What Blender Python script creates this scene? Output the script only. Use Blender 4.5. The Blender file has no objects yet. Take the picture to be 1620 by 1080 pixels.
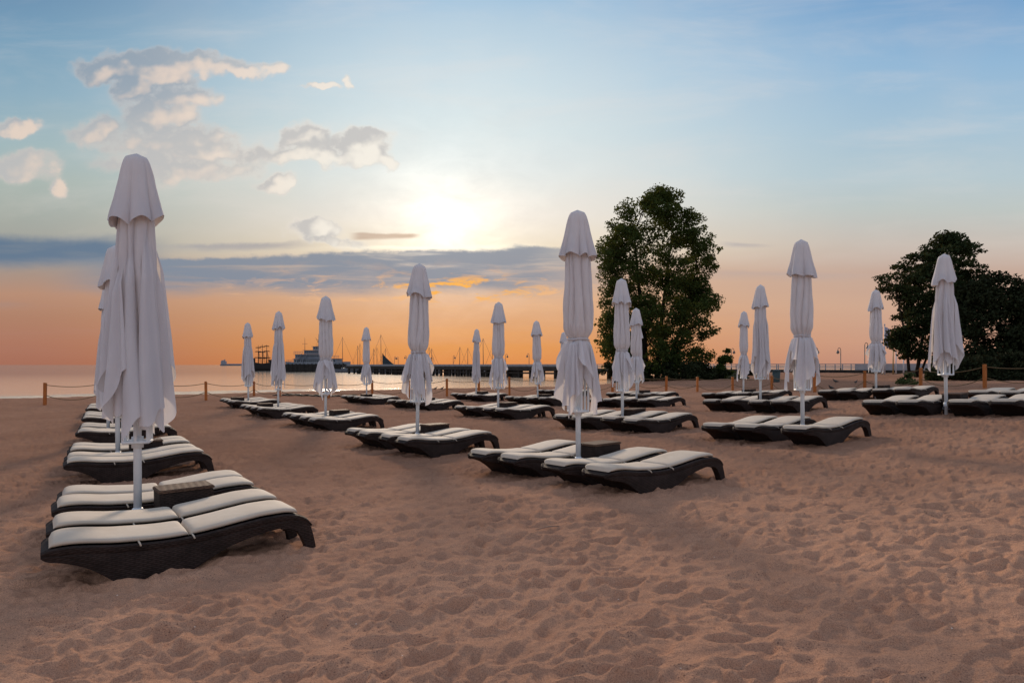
import bpy, math, random
import numpy as np
from mathutils import Vector, Matrix

random.seed(7)
S = bpy.context.scene
COL = S.collection
F = 1035.0                       # focal length in photo pixels (1620 wide)
SEA = -2.4                       # heights are relative to the camera
H_UMB = 3.46
AX = math.radians(35)
RX = math.radians(33.5)
A = np.array([math.cos(AX), math.sin(AX)])      # along a lounger, foot to head
D = np.array([-math.sin(RX), math.cos(RX)])     # along a row, away from camera


def lin(r, g, b):
    def f(c):
        c /= 255.0
        return c / 12.92 if c <= .04045 else ((c + .055) / 1.055) ** 2.4
    return (f(r), f(g), f(b))


# ------------------------------------------------------------------ terrain
UMB = [  # px of pole, py of its visible foot, py of top
    (218, 800, 241), (187, 712, 388), (171, 675, 447), (915, 722, 333), (660, 683, 417),
    (515, 658, 468), (440, 643, 492), (393, 633, 510), (1270, 670, 378), (985, 659, 440),
    (788, 644, 477), (580, 628, 517), (1203, 632, 450), (1007, 631, 487), (851, 629, 507),
    (753, 624, 520), (1386, 616, 458), (1176, 622, 492), (1010, 623, 512), (1497, 653, 401)]
POS = {}
for px, b, t in UMB:
    if px == 1497:
        Y = F * H_UMB / 252.0
        z = -76 * Y / F
    else:
        Y = 3371.0 / (b - t)
        z = -((b - 577) * Y / F + .28)
    POS[px] = ((px - 810) * Y / F, Y, z, t)
POS[893] = ((893 - 810) * 35.5 / F, 35.5, -1.66, 525)
_p = np.array([v[:3] for v in POS.values()])


def basis(X, Y):
    return np.stack([np.ones_like(X), X, Y, X * Y, X * X, Y * Y], -1)


_x = [(-20.8, 29.2, -1.76), (-15.1, 32.3, -1.77), (-26, 27, -1.76), (-12, 35.5, -1.76), (19, 26.2, -.93), (19, 30.5, -1.06), (17, 32, -1.2), (12.5, 34, -1.42), (9, 36, -1.55)]
_p = np.concatenate([_p, np.array(_x)])
_c = np.linalg.lstsq(basis(_p[:, 0], _p[:, 1]), _p[:, 2], rcond=None)[0]
_res = _p[:, 2] - basis(_p[:, 0], _p[:, 1]) @ _c


def _ker(X, Y):
    return np.exp(-((X[..., None] - _p[:, 0]) ** 2 + (Y[..., None] - _p[:, 1]) ** 2) / (2 * 5.0 ** 2))


_w = np.linalg.solve(_ker(_p[:, 0], _p[:, 1]) + .25 * np.eye(len(_p)), _res)
SHX = [-400, -120, -60, -35, -21.8, -12.6, -4.5, 4.8, 10, 25, 40, 80, 300]
SHY = [-40, 12, 34, 45.5, 55, 62, 67, 71, 75, 95, 106, 116, 128]


def ground0(X, Y):
    X = np.asarray(X, float)
    Y = np.asarray(Y, float)
    xc = np.where(np.abs(X) < 20, X, np.sign(X) * (20 + 5 * np.tanh((np.abs(X) - 20) / 5)))
    yc = np.where(Y < 30, Y, 30 + 5 * np.tanh((Y - 30) / 5))
    yc = np.maximum(yc, 2)
    zq = basis(xc, yc) @ _c + _ker(xc, yc) @ _w
    zq = np.where(zq > -1.1, -1.1 + .35 * np.tanh((zq + 1.1) / .35), zq)
    s = np.interp(X, SHX, SHY) - Y
    zs = SEA + np.interp(X, [4, 26], [.036, .085]) * s
    k = .12
    h = np.clip(.5 + .5 * (zs - zq) / k, 0, 1)
    return zs + (zq - zs) * h - k * h * (1 - h)


def g0(x, y):
    return float(ground0(np.array([x]), np.array([y]))[0])


def ray_ground(px, py):
    """ground point seen at a photo pixel"""
    Y = 10.0
    for _ in range(200):
        X = (px - 810) * Y / F
        Yn = F * -g0(X, Y) / (py - 577.0)
        Y += .3 * (Yn - Y)
    return (px - 810) * Y / F, Y, g0((px - 810) * Y / F, Y)


_rng = np.random.default_rng(11)
_perm = _rng.permutation(512)
_ang = _rng.random(512) * 2 * np.pi


def gnoise(x, y, seed=0):
    xi = np.floor(x).astype(int)
    yi = np.floor(y).astype(int)
    fx, fy = x - xi, y - yi

    def gr(i, j, dx, dy):
        a = _ang[_perm[(_perm[(i + seed * 17) % 512] + j) % 512]]
        return np.cos(a) * dx + np.sin(a) * dy
    u = fx * fx * fx * (fx * (fx * 6 - 15) + 10)
    v = fy * fy * fy * (fy * (fy * 6 - 15) + 10)
    a = gr(xi, yi, fx, fy)
    b = gr(xi + 1, yi, fx - 1, fy)
    c = gr(xi, yi + 1, fx, fy - 1)
    d = gr(xi + 1, yi + 1, fx - 1, fy - 1)
    return (a + (b - a) * u) + ((c + (d - c) * u) - (a + (b - a) * u)) * v


# trampled sand: footprints splatted on a raster
RX0, RX1, RY0, RY1, RC = -15.0, 17.0, 1.5, 30.0, .02
_nx, _ny = int((RX1 - RX0) / RC), int((RY1 - RY0) / RC)
FOOT = np.zeros((_ny, _nx))


def splat():
    r = np.random.default_rng(3)
    n = 42000
    for _ in range(n):
        y = RY0 + (RY1 - RY0) * r.random() ** 1.6
        x = RX0 + (RX1 - RX0) * r.random()
        L = r.choice([r.uniform(.04, .07), r.uniform(.07, .13)])
        W = L * r.uniform(.38, .62)
        th = r.normal(.7, .9)
        dep = r.uniform(.2, .34) * L * r.uniform(.5, 1)
        R = L * 2.2
        i0, i1 = int((x - R - RX0) / RC), int((x + R - RX0) / RC)
        j0, j1 = int((y - R - RY0) / RC), int((y + R - RY0) / RC)
        if i0 < 0 or j0 < 0 or i1 >= _nx or j1 >= _ny:
            continue
        gx = RX0 + (np.arange(i0, i1) + .5) * RC - x
        gy = RY0 + (np.arange(j0, j1) + .5) * RC - y
        gx, gy = np.meshgrid(gx, gy)
        u = (gx * math.cos(th) + gy * math.sin(th)) / L
        v = (-gx * math.sin(th) + gy * math.cos(th)) / W
        q = u * u + v * v
        q = q * (1 + .35 * np.sin(3 * np.arctan2(v, u) + r.uniform(0, 6)) + .2 * np.sin(5 * np.arctan2(v, u) + r.uniform(0, 6)))
        pit = -np.exp(-q * .9) * (1 + .4 * u)
        rim = .5 * np.exp(-((np.sqrt(q) - 1.35) / .38) ** 2) * (1 + .5 * v)
        old = FOOT[j0:j1, i0:i1]
        FOOT[j0:j1, i0:i1] = old * (1 - .55 * np.exp(-q * .8)) + dep * (pit + rim)


splat()


def relief(X, Y):
    fx = np.clip((X - RX0) / RC - .5, 0, _nx - 2)
    fy = np.clip((Y - RY0) / RC - .5, 0, _ny - 2)
    i, j = fx.astype(int), fy.astype(int)
    u, v = fx - i, fy - j
    f = (FOOT[j, i] * (1 - u) + FOOT[j, i + 1] * u) * (1 - v) + (FOOT[j + 1, i] * (1 - u) + FOOT[j + 1, i + 1] * u) * v
    inside = (X > RX0) & (X < RX1) & (Y > RY0) & (Y < RY1)
    f = np.where(inside, f, 0)
    wx = X + .15 * gnoise(X * 2.1, Y * 2.1, 5)
    wy = Y + .15 * gnoise(X * 2.1, Y * 2.1, 6)
    n = .03 * gnoise(wx * 1.1, wy * 1.1, 1) + .022 * gnoise(wx * 2.9, wy * 2.4, 2) + .017 * gnoise(wx * 4.2 + wy * 3.4, wy * 6.2 - wx * 3.0, 3) + .010 * gnoise(wx * 9.1, wy * 8.3, 7) + .007 * gnoise(wx * 15, wy * 15, 4)
    n = n + .06 * gnoise(X * .35, Y * .35, 8)
    s = np.interp(X, SHX, SHY) - Y
    fade = np.clip(s / 12.0, 0.0, 1)
    return (f * 1.0 + n * 1.2) * fade


# ------------------------------------------------------------------ mesh helpers
class MB:
    def __init__(s):
        s.v, s.f, s.m = [], [], []

    def add(s, verts, faces, mi=0):
        o = len(s.v)
        s.v.extend([tuple(map(float, p)) for p in verts])
        for f in faces:
            s.f.append(tuple(i + o for i in f))
            s.m.append(mi)
        return s

    def box(s, c, size, rot=0.0, mi=0, bevel=0.0, tilt=None):
        cx, cy, cz = c
        hx, hy, hz = size[0] / 2, size[1] / 2, size[2] / 2
        b = min(bevel, hx * .9, hy * .9)
        if b > 0:
            ring = [(-hx + b, -hy), (hx - b, -hy), (hx, -hy + b), (hx, hy - b), (hx - b, hy), (-hx + b, hy), (-hx, hy - b), (-hx, -hy + b)]
        else:
            ring = [(-hx, -hy), (hx, -hy), (hx, hy), (-hx, hy)]
        n = len(ring)
        if b > 0:
            lev = [(-hz, 1), (hz - b, 1), (hz, 1 - b / max(hx, hy) * .9)]
        else:
            lev = [(-hz, 1), (hz, 1)]
        vs = []
        cr, sr = math.cos(rot), math.sin(rot)
        for z, k in lev:
            for x, y in ring:
                if k != 1:
                    x = x - math.copysign(min(b, abs(x)), x)
                    y = y - math.copysign(min(b, abs(y)), y)
                vs.append((cx + x * cr - y * sr, cy + x * sr + y * cr, cz + z))
        fs = [tuple(range(n))[::-1], tuple(range(n * (len(lev) - 1), n * len(lev)))]
        for l in range(len(lev) - 1):
            for i in range(n):
                j = (i + 1) % n
                fs.append((l * n + i, l * n + j, (l + 1) * n + j, (l + 1) * n + i))
        return s.add(vs, fs, mi)

    def tube(s, pts, radii, sides=8, mi=0, cap=True):
        pts = [Vector(p) for p in pts]
        if not hasattr(radii, '__len__'):
            radii = [radii] * len(pts)
        vs, fs = [], []
        ref = None
        for i, p in enumerate(pts):
            t = (pts[min(i + 1, len(pts) - 1)] - pts[max(i - 1, 0)])
            if t.length < 1e-9:
                t = Vector((0, 0, 1))
            t.normalize()
            if ref is None:
                ref = Vector((1, 0, 0)) if abs(t.x) < .8 else Vector((0, 1, 0))
            n = (ref - t * ref.dot(t)).normalized()
            ref = n
            b = t.cross(n)
            for k in range(sides):
                a = 2 * math.pi * k / sides
                vs.append(p + (n * math.cos(a) + b * math.sin(a)) * radii[i])
        for i in range(len(pts) - 1):
            for k in range(sides):
                k2 = (k + 1) % sides
                fs.append((i * sides + k, i * sides + k2, (i + 1) * sides + k2, (i + 1) * sides + k))
        if cap:
            fs.append(tuple(range(sides))[::-1])
            fs.append(tuple(range((len(pts) - 1) * sides, len(pts) * sides)))
        return s.add(vs, fs, mi)

    def grid(s, P, closed_u=False, mi=0):
        """P: (rows, cols, 3) array; closed_u wraps the columns"""
        r, c = P.shape[:2]
        fs = []
        for i in range(r - 1):
            for k in range(c if closed_u else c - 1):
                k2 = (k + 1) % c
                fs.append((i * c + k, i * c + k2, (i + 1) * c + k2, (i + 1) * c + k))
        return s.add(P.reshape(-1, 3), fs, mi)

    def build(s, name, mat, parent=None, smooth=True, loc=None):
        me = bpy.data.meshes.new(name)
        me.from_pydata(s.v, [], s.f)
        for m in (mat if isinstance(mat, (list, tuple)) else [mat]):
            me.materials.append(m)
        if any(s.m):
            me.polygons.foreach_set('material_index', s.m)
        if smooth:
            me.polygons.foreach_set('use_smooth', [True] * len(me.polygons))
        me.update()
        o = bpy.data.objects.new(name, me)
        COL.objects.link(o)
        if parent is not None:
            o.parent = parent
        if loc is not None:
            o.location = loc
        return o


def sharp(o, ang=35):
    """smooth shading that keeps edges steeper than ang"""
    me = o.data
    import bmesh
    bm = bmesh.new()
    bm.from_mesh(me)
    for e in bm.edges:
        if len(e.link_faces) == 2 and e.calc_face_angle(0) > math.radians(ang):
            e.smooth = False
    bm.to_mesh(me)
    bm.free()
    return o


def big_mesh(name, V, Q, mat, parent=None, smooth=True):
    me = bpy.data.meshes.new(name)
    me.vertices.add(len(V))
    me.vertices.foreach_set('co', np.ascontiguousarray(V, np.float32).ravel())
    Q = np.ascontiguousarray(Q, np.int32)
    me.loops.add(Q.size)
    me.loops.foreach_set('vertex_index', Q.ravel())
    me.polygons.add(len(Q))
    me.polygons.foreach_set('loop_start', np.arange(0, Q.size, Q.shape[1], dtype=np.int32))
    me.polygons.foreach_set('loop_total', np.full(len(Q), Q.shape[1], np.int32))
    me.polygons.foreach_set('use_smooth', np.full(len(Q), smooth))
    me.materials.append(mat)
    me.update(calc_edges=True)
    me.validate()
    o = bpy.data.objects.new(name, me)
    COL.objects.link(o)
    if parent is not None:
        o.parent = parent
    return o


def thing(name, label, cat, loc=(0, 0, 0), group=None, rot=None):
    o = bpy.data.objects.new(name, None)
    COL.objects.link(o)
    o.empty_display_size = .2
    o.location = loc
    if rot is not None:
        o.rotation_euler = rot
    tag(o, label, cat, group)
    return o


def tag(o, label, cat, group=None):
    o['label'] = label
    o['category'] = cat
    if group:
        o['group'] = group
    return o


def copy_tree(o, parent=None):
    c = o.copy()
    COL.objects.link(c)
    c.parent = parent
    for ch in list(o.children):
        copy_tree(ch, c)
    return c


def hermite(xs, ys, x):
    xs = np.array(xs, float)
    ys = np.array(ys, float)
    h = np.diff(xs)
    d = np.diff(ys) / h
    m = np.zeros(len(xs))
    m[0], m[-1] = d[0], d[-1]
    for i in range(1, len(xs) - 1):
        if d[i - 1] * d[i] > 0:
            m[i] = 2 * d[i - 1] * d[i] / (d[i - 1] + d[i])
    x = np.clip(x, xs[0], xs[-1])
    i = np.clip(np.searchsorted(xs, x, side='right') - 1, 0, len(h) - 1)
    t = (x - xs[i]) / h[i]
    return ys[i] * (2 * t ** 3 - 3 * t ** 2 + 1) + h[i] * m[i] * (t ** 3 - 2 * t ** 2 + t) + ys[i + 1] * (3 * t ** 2 - 2 * t ** 3) + h[i] * m[i + 1] * (t ** 3 - t ** 2)


# ------------------------------------------------------------------ materials
class NT:
    """a small expression builder over a node tree"""

    def __init__(s, tree):
        s.t = tree

    def n(s, typ, **kw):
        nd = s.t.nodes.new(typ)
        for k, v in kw.items():
            setattr(nd, k, v)
        return nd

    def put(s, sock, val):
        if isinstance(val, bpy.types.NodeSocket):
            s.t.links.new(val, sock)
        elif val is not None:
            if hasattr(sock.default_value, '__len__') and not hasattr(val, '__len__'):
                val = [val] * len(sock.default_value)
            if hasattr(sock.default_value, '__len__') and len(sock.default_value) == 4 and len(val) == 3:
                val = (*val, 1)
            sock.default_value = val

    def m(s, op, a, b=None, c=None, clamp=False):
        nd = s.n('ShaderNodeMath', operation=op, use_clamp=clamp)
        s.put(nd.inputs[0], a)
        if b is not None:
            s.put(nd.inputs[1], b)
        if c is not None:
            s.put(nd.inputs[2], c)
        return nd.outputs[0]

    def v(s, op, a, b=None):
        nd = s.n('ShaderNodeVectorMath', operation=op)
        s.put(nd.inputs[0], a)
        if b is not None:
            s.put(nd.inputs[3] if op == 'SCALE' else nd.inputs[1], b)
        return nd.outputs['Value'] if op in ('LENGTH', 'DOT_PRODUCT', 'DISTANCE') else nd.outputs[0]

    def ss(s, x, lo, hi, a=0.0, b=1.0):
        nd = s.n('ShaderNodeMapRange', interpolation_type='SMOOTHSTEP')
        s.put(nd.inputs[0], x)
        s.put(nd.inputs[1], lo)
        s.put(nd.inputs[2], hi)
        s.put(nd.inputs[3], a)
        s.put(nd.inputs[4], b)
        return nd.outputs[0]

    def mix(s, fac, a, b, typ='MIX'):
        nd = s.n('ShaderNodeMix', data_type='RGBA', blend_type=typ)
        s.put(nd.inputs[0], fac)
        s.put(nd.inputs[6], a)
        s.put(nd.inputs[7], b)
        return nd.outputs[2]

    def noise(s, vec, scale, detail=4, rough=.55, dist=0, out=0):
        nd = s.n('ShaderNodeTexNoise')
        s.put(nd.inputs['Vector'], vec)
        nd.inputs['Scale'].default_value = scale
        nd.inputs['Detail'].default_value = detail
        nd.inputs['Roughness'].default_value = rough
        nd.inputs['Distortion'].default_value = dist
        return nd.outputs[out]

    def ramp(s, fac, stops, interp='LINEAR'):
        nd = s.n('ShaderNodeValToRGB')
        cr = nd.color_ramp
        cr.interpolation = interp
        while len(cr.elements) < len(stops):
            cr.elements.new(.5)
        for e, (p, c) in zip(cr.elements, stops):
            e.position = p
        for e, (p, c) in zip(cr.elements, stops):
            e.color = (*c, 1)
        s.put(nd.inputs[0], fac)
        return nd.outputs[0]

    def xyz(s, x, y, z=0.0):
        nd = s.n('ShaderNodeCombineXYZ')
        s.put(nd.inputs[0], x)
        s.put(nd.inputs[1], y)
        s.put(nd.inputs[2], z)
        return nd.outputs[0]

    def bump(s, h, strength=.3, dist=.01, normal=None):
        nd = s.n('ShaderNodeBump')
        nd.inputs['Strength'].default_value = strength
        nd.inputs['Distance'].default_value = dist
        s.put(nd.inputs['Height'], h)
        if normal is not None:
            s.put(nd.inputs['Normal'], normal)
        return nd.outputs[0]


def new_mat(name):
    m = bpy.data.materials.new(name)
    m.use_nodes = True
    t = NT(m.node_tree)
    b = m.node_tree.nodes['Principled BSDF']
    return m, t, b


def mat(name, c1, c2=None, scale=6, rough=.6, spec=.4, bump=0, bscale=40, bdist=.005, coords='Object', metal=0):
    m, t, b = new_mat(name)
    tc = t.n('ShaderNodeTexCoord').outputs[coords]
    c2 = c2 or tuple(x * .75 for x in c1)
    f = t.ss(t.noise(tc, scale, 5, .6), .3, .7)
    t.put(b.inputs['Base Color'], t.mix(f, c2, c1))
    b.inputs['Roughness'].default_value = rough
    b.inputs['Specular IOR Level'].default_value = spec
    b.inputs['Metallic'].default_value = metal
    if bump:
        t.put(b.inputs['Normal'], t.bump(t.noise(tc, bscale, 5, .65), bump, bdist))
    return m


def sand_mat():
    m, t, b = new_mat('sand')
    P = t.n('ShaderNodeNewGeometry').outputs['Position']
    big = t.noise(P, .45, 4, .6)
    mid = t.noise(P, 3.2, 4, .6)
    fine = t.noise(P, 160, 3, .75)
    col = t.mix(t.ss(big, .35, .65), (.48, .255, .16), (.56, .305, .193))
    col = t.mix(t.ss(mid, .4, .75, 0, .45), col, (.36, .195, .13))
    col = t.mix(t.ss(fine, .42, .66, 0, .75), col, (.20, .105, .072))
    # coarse grains and shell bits
    vor = t.n('ShaderNodeTexVoronoi', feature='F1')
    t.put(vor.inputs['Vector'], P)
    vor.inputs['Scale'].default_value = 52
    cr = t.v('DOT_PRODUCT', vor.outputs['Color'], (1, .2, .1))
    patch = t.ss(t.noise(P, 2.3, 3, .6), .47, .62)
    size = t.m('LESS_THAN', vor.outputs['Distance'], t.m('MULTIPLY', patch, .26))
    dark = t.m('MULTIPLY', size, t.m('GREATER_THAN', cr, .62))
    light = t.m('MULTIPLY', t.m('LESS_THAN', vor.outputs['Distance'], .22), t.m('LESS_THAN', cr, .055))
    col = t.mix(t.m('MULTIPLY', dark, .6), col, (.09, .05, .04))
    col = t.mix(t.m('MULTIPLY', light, .85), col, (.7, .6, .5))
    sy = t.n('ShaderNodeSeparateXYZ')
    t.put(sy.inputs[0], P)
    far_dim = t.ss(t.m('ADD', sy.outputs[1], t.m('MULTIPLY', t.m('SUBTRACT', t.noise(P, .35, 4, .6), .5), 9)), 3.5, 12)
    col = t.mix(far_dim, t.mix(1, col, (1.24, 1.26, 1.27), 'MULTIPLY'), t.mix(1, col, (.82, .82, .83), 'MULTIPLY'))  # brightness falloff painted into the sand: lighter near the camera, dimmer beyond
    # wet strip by the water line
    sep = t.n('ShaderNodeSeparateXYZ')
    t.put(sep.inputs[0], P)
    wet = t.ss(t.m('ADD', sep.outputs[2], t.m('MULTIPLY', big, .16)), SEA + .12, SEA + .5, 1, 0)
    col = t.mix(t.m('MULTIPLY', wet, .7), col, (.075, .05, .038))
    t.put(b.inputs['Base Color'], col)
    t.put(b.inputs['Roughness'], t.m('SUBTRACT', .93, t.m('MULTIPLY', wet, .5)))
    t.put(b.inputs['Specular IOR Level'], t.m('MULTIPLY', wet, .4))
    b.inputs['Diffuse Roughness'].default_value = .25
    h = t.m('ADD', t.m('MULTIPLY', t.noise(P, 30, 6, .68), 1.1), t.m('MULTIPLY', fine, .45))
    h = t.m('ADD', h, t.m('MULTIPLY', t.noise(P, 9, 5, .62), 2.4))
    t.put(b.inputs['Normal'], t.bump(h, .75, .026))
    return m


def water_mat():
    m, t, b = new_mat('water')
    P = t.n('ShaderNodeNewGeometry').outputs['Position']
    st = t.v('MULTIPLY', P, (.55, 1.0, 1))
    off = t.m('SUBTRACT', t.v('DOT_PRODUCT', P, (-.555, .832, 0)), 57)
    glow_tint = t.mix(t.ss(off, 10, 170), (.80, .55, .36), (.12, .125, .13))  # reflected sky glow painted as peach towards the shore, grey farther out
    t.put(b.inputs['Base Color'], glow_tint)
    b.inputs['Roughness'].default_value = .11
    b.inputs['IOR'].default_value = 1.33
    h = t.m('ADD', t.m('MULTIPLY', t.noise(st, .9, 4, .55), .6), t.m('MULTIPLY', t.noise(st, 4.5, 3, .55), .10))
    t.put(b.inputs['Normal'], t.bump(h, .6, .155))
    return m


def cloth_mat():
    m, t, b = new_mat('white_cloth')
    tc = t.n('ShaderNodeTexCoord').outputs['Object']
    st = t.v('MULTIPLY', tc, (1, 1, .25))
    f = t.ss(t.noise(st, 5, 5, .65), .35, .75)
    t.put(b.inputs['Base Color'], t.mix(f, (.68, .66, .70), (.75, .73, .77)))
    b.inputs['Roughness'].default_value = .85
    b.inputs['Specular IOR Level'].default_value = .15
    h = t.m('ADD', t.m('MULTIPLY', t.noise(st, 11, 4, .6), 1.0), t.m('MULTIPLY', t.noise(tc, 260, 2, .5), .10))
    t.put(b.inputs['Normal'], t.bump(h, .35, .02))
    tr = t.n('ShaderNodeBsdfTranslucent')
    tr.inputs[0].default_value = (.86, .78, .7, 1)
    mx = t.n('ShaderNodeMixShader')
    mx.inputs[0].default_value = .28
    out = m.node_tree.nodes['Material Output']
    m.node_tree.links.new(b.outputs[0], mx.inputs[1])
    m.node_tree.links.new(tr.outputs[0], mx.inputs[2])
    m.node_tree.links.new(mx.outputs[0], out.inputs[0])
    return m


def wicker_mat(name, c1, c2):
    m, t, b = new_mat(name)
    tc = t.n('ShaderNodeTexCoord').outputs['Object']
    sep = t.n('ShaderNodeSeparateXYZ')
    t.put(sep.inputs[0], tc)
    x = t.m('ADD', sep.outputs[0], t.m('MULTIPLY', sep.outputs[1], .83))
    row = t.m('MULTIPLY', t.m('ADD', sep.outputs[2], t.m('MULTIPLY', sep.outputs[1], .5)), 62)
    fr = t.m('FRACT', row)
    band = t.m('MULTIPLY', t.m('MULTIPLY', fr, t.m('SUBTRACT', 1, fr)), 4)
    par = t.m('MULTIPLY', t.m('FLOOR', t.m('MODULO', t.m('ADD', row, 400), 2)), math.pi)
    wv = t.m('SINE', t.m('ADD', t.m('MULTIPLY', x, 105), par))
    h = t.m('MULTIPLY', band, t.m('ADD', .6, t.m('MULTIPLY', wv, .4)))
    n = t.noise(tc, 9, 4, .6)
    base = t.mix(t.ss(n, .3, .7), c2, c1)
    t.put(b.inputs['Base Color'], t.mix(t.ss(h, .05, .5, .6, 0), base, tuple(v * .3 for v in c2)))
    b.inputs['Roughness'].default_value = .72
    b.inputs['Specular IOR Level'].default_value = .14
    t.put(b.inputs['Normal'], t.bump(h, .7, .006))
    return m


def cushion_mat():
    m, t, b = new_mat('cushion_fabric')
    tc = t.n('ShaderNodeTexCoord').outputs['Object']
    n = t.noise(tc, 3.5, 5, .65)
    inf = t.n('ShaderNodeObjectInfo').outputs['Random']
    c = t.mix(t.ss(n, .35, .75), (.56, .455, .355), (.64, .535, .43))
    c = t.mix(t.m('MULTIPLY', inf, .4), c, (.5, .425, .35))
    stain = t.ss(t.noise(t.v('ADD', tc, t.xyz(t.m('MULTIPLY', inf, 40), 0, 0)), 1.9, 5, .7), .54, .72, 0, .35)
    c = t.mix(stain, c, (.38, .29, .21))
    t.put(b.inputs['Base Color'], c)
    b.inputs['Roughness'].default_value = .8
    b.inputs['Specular IOR Level'].default_value = .2
    h = t.m('ADD', t.noise(tc, 7, 3, .5), t.m('MULTIPLY', t.noise(tc, 400, 2, .5), .08))
    t.put(b.inputs['Normal'], t.bump(h, .3, .015))
    return m


def wood_mat(name, c1, c2):
    m, t, b = new_mat(name)
    tc = t.n('ShaderNodeTexCoord').outputs['Object']
    st = t.v('MULTIPLY', tc, (14, 14, 1.2))
    n = t.noise(st, 2.2, 6, .65, 1.2)
    r = t.n('ShaderNodeObjectInfo').outputs['Random']
    c = t.mix(t.ss(n, .3, .7), c2, c1)
    c = t.mix(t.m('MULTIPLY', r, .4), c, tuple(v * .6 for v in c1))
    t.put(b.inputs['Base Color'], c)
    b.inputs['Roughness'].default_value = .65
    t.put(b.inputs['Normal'], t.bump(n, .4, .008))
    return m


def leaf_mat(name, c1, c2, trans=.35, tcol=None):
    m, t, b = new_mat(name)
    P = t.n('ShaderNodeNewGeometry').outputs['Position']
    n = t.noise(P, 1.1, 4, .65)
    n2 = t.noise(P, 9, 2, .6)
    c = t.mix(t.ss(n, .35, .65), c2, c1)
    c = t.mix(t.ss(n2, .4, .7, 0, .5), c, tuple(v * 1.5 for v in c1))
    t.put(b.inputs['Base Color'], c)
    b.inputs['Roughness'].default_value = .8
    b.inputs['Specular IOR Level'].default_value = .06
    tr = t.n('ShaderNodeBsdfTranslucent')
    t.put(tr.inputs[0], tcol or tuple(v * 1.6 for v in c1))
    mx = t.n('ShaderNodeMixShader')
    mx.inputs[0].default_value = trans
    out = m.node_tree.nodes['Material Output']
    m.node_tree.links.new(b.outputs[0], mx.inputs[1])
    m.node_tree.links.new(tr.outputs[0], mx.inputs[2])
    m.node_tree.links.new(mx.outputs[0], out.inputs[0])
    return m


M = dict(
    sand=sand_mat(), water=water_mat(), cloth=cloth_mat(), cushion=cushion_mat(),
    wicker=wicker_mat('dark_wicker', (.05, .032, .027), (.028, .018, .015)),
    tabletop=wicker_mat('brown_wicker', (.15, .085, .055), (.09, .05, .034)),
    metal=mat('white_metal', (.74, .77, .80), (.66, .69, .73), 8, .38, .5),
    post=wood_mat('orange_wood', (.50, .145, .016), (.33, .09, .011)),
    rope=mat('rope_fibre', (.22, .15, .08), (.14, .095, .055), 60, .9, .1, .6, 120, .004),
    bark=mat('bark', (.035, .026, .02), (.018, .013, .01), 9, .9, .1, .8, 25, .03),
    leaf=leaf_mat('poplar_leaf', (.046, .068, .018), (.026, .043, .012), .3, (.11, .11, .018)),
    leafdark=leaf_mat('locust_leaf', (.032, .046, .018), (.019, .03, .012), .2, (.06, .05, .012)),
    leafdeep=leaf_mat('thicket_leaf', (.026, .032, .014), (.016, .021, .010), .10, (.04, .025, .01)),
    shrub=leaf_mat('shrub_leaf', (.07, .085, .03), (.04, .055, .02), .25),
    dune=leaf_mat('dune_grass', (.13, .12, .07), (.09, .085, .05), .2),
    pierwood=mat('weathered_pier_wood', (.05, .04, .034), (.028, .023, .02), 1.5, .85, .2, .4, 12, .02),
    pierrail=mat('pale_rail_paint', (.36, .36, .37), (.27, .27, .29), 2, .6),
    parapet=mat('pale_parapet_panel', (.40, .385, .40), (.32, .31, .33), .8, .7),
    lamp=mat('grey_lamp_metal', (.10, .095, .095), None, 5, .5),
    glass=mat('frosted_lamp_glass', (.5, .45, .4), None, 5, .3),
    shipwhite=mat('ship_white_paint', (.22, .23, .26), (.16, .17, .20), .6, .5),
    shipdark=mat('ship_dark_paint', (.045, .05, .06), (.03, .033, .04), .6, .5),
    window=mat('ship_window_glass', (.03, .035, .045), None, 2, .15),
    timber=mat('dark_ship_timber', (.035, .026, .022), (.02, .015, .013), 2, .75),
    cargo=mat('haze_tinted_ship', (.34, .31, .33), (.28, .26, .28), .05, .7),  # distance haze painted into the ship's colour
    mast=mat('grey_mast_metal', (.12, .10, .09), None, 4, .5),
    sail=mat('dark_teal_sailcloth', (.035, .05, .06), (.028, .04, .05), 1, .8),
    flagpole=mat('white_pole_paint', (.6, .6, .64), None, 3, .4),
    yellowpole=mat('ochre_pole_paint', (.4, .25, .08), None, 3, .5),
    flag=mat('pale_flag_cloth', (.45, .45, .55), (.38, .38, .5), 2, .8),
    bin=mat('dark_green_bin_plastic', (.03, .05, .05), None, 4, .5),
    bird=mat('dark_bird_feathers', (.03, .028, .028), (.06, .055, .05), 30, .7),
    beak=mat('beak_horn', (.12, .08, .03), None, 30, .5),
    boat=mat('white_boat_hull', (.2, .2, .22), None, 1, .3),
    seaweed=mat('dark_seaweed', (.03, .026, .02), (.015, .013, .01), 14, .7, .3, .6, 40, .01),
    twig=mat('dry_twig', (.3, .2, .15), None, 20, .8),
)

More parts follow.
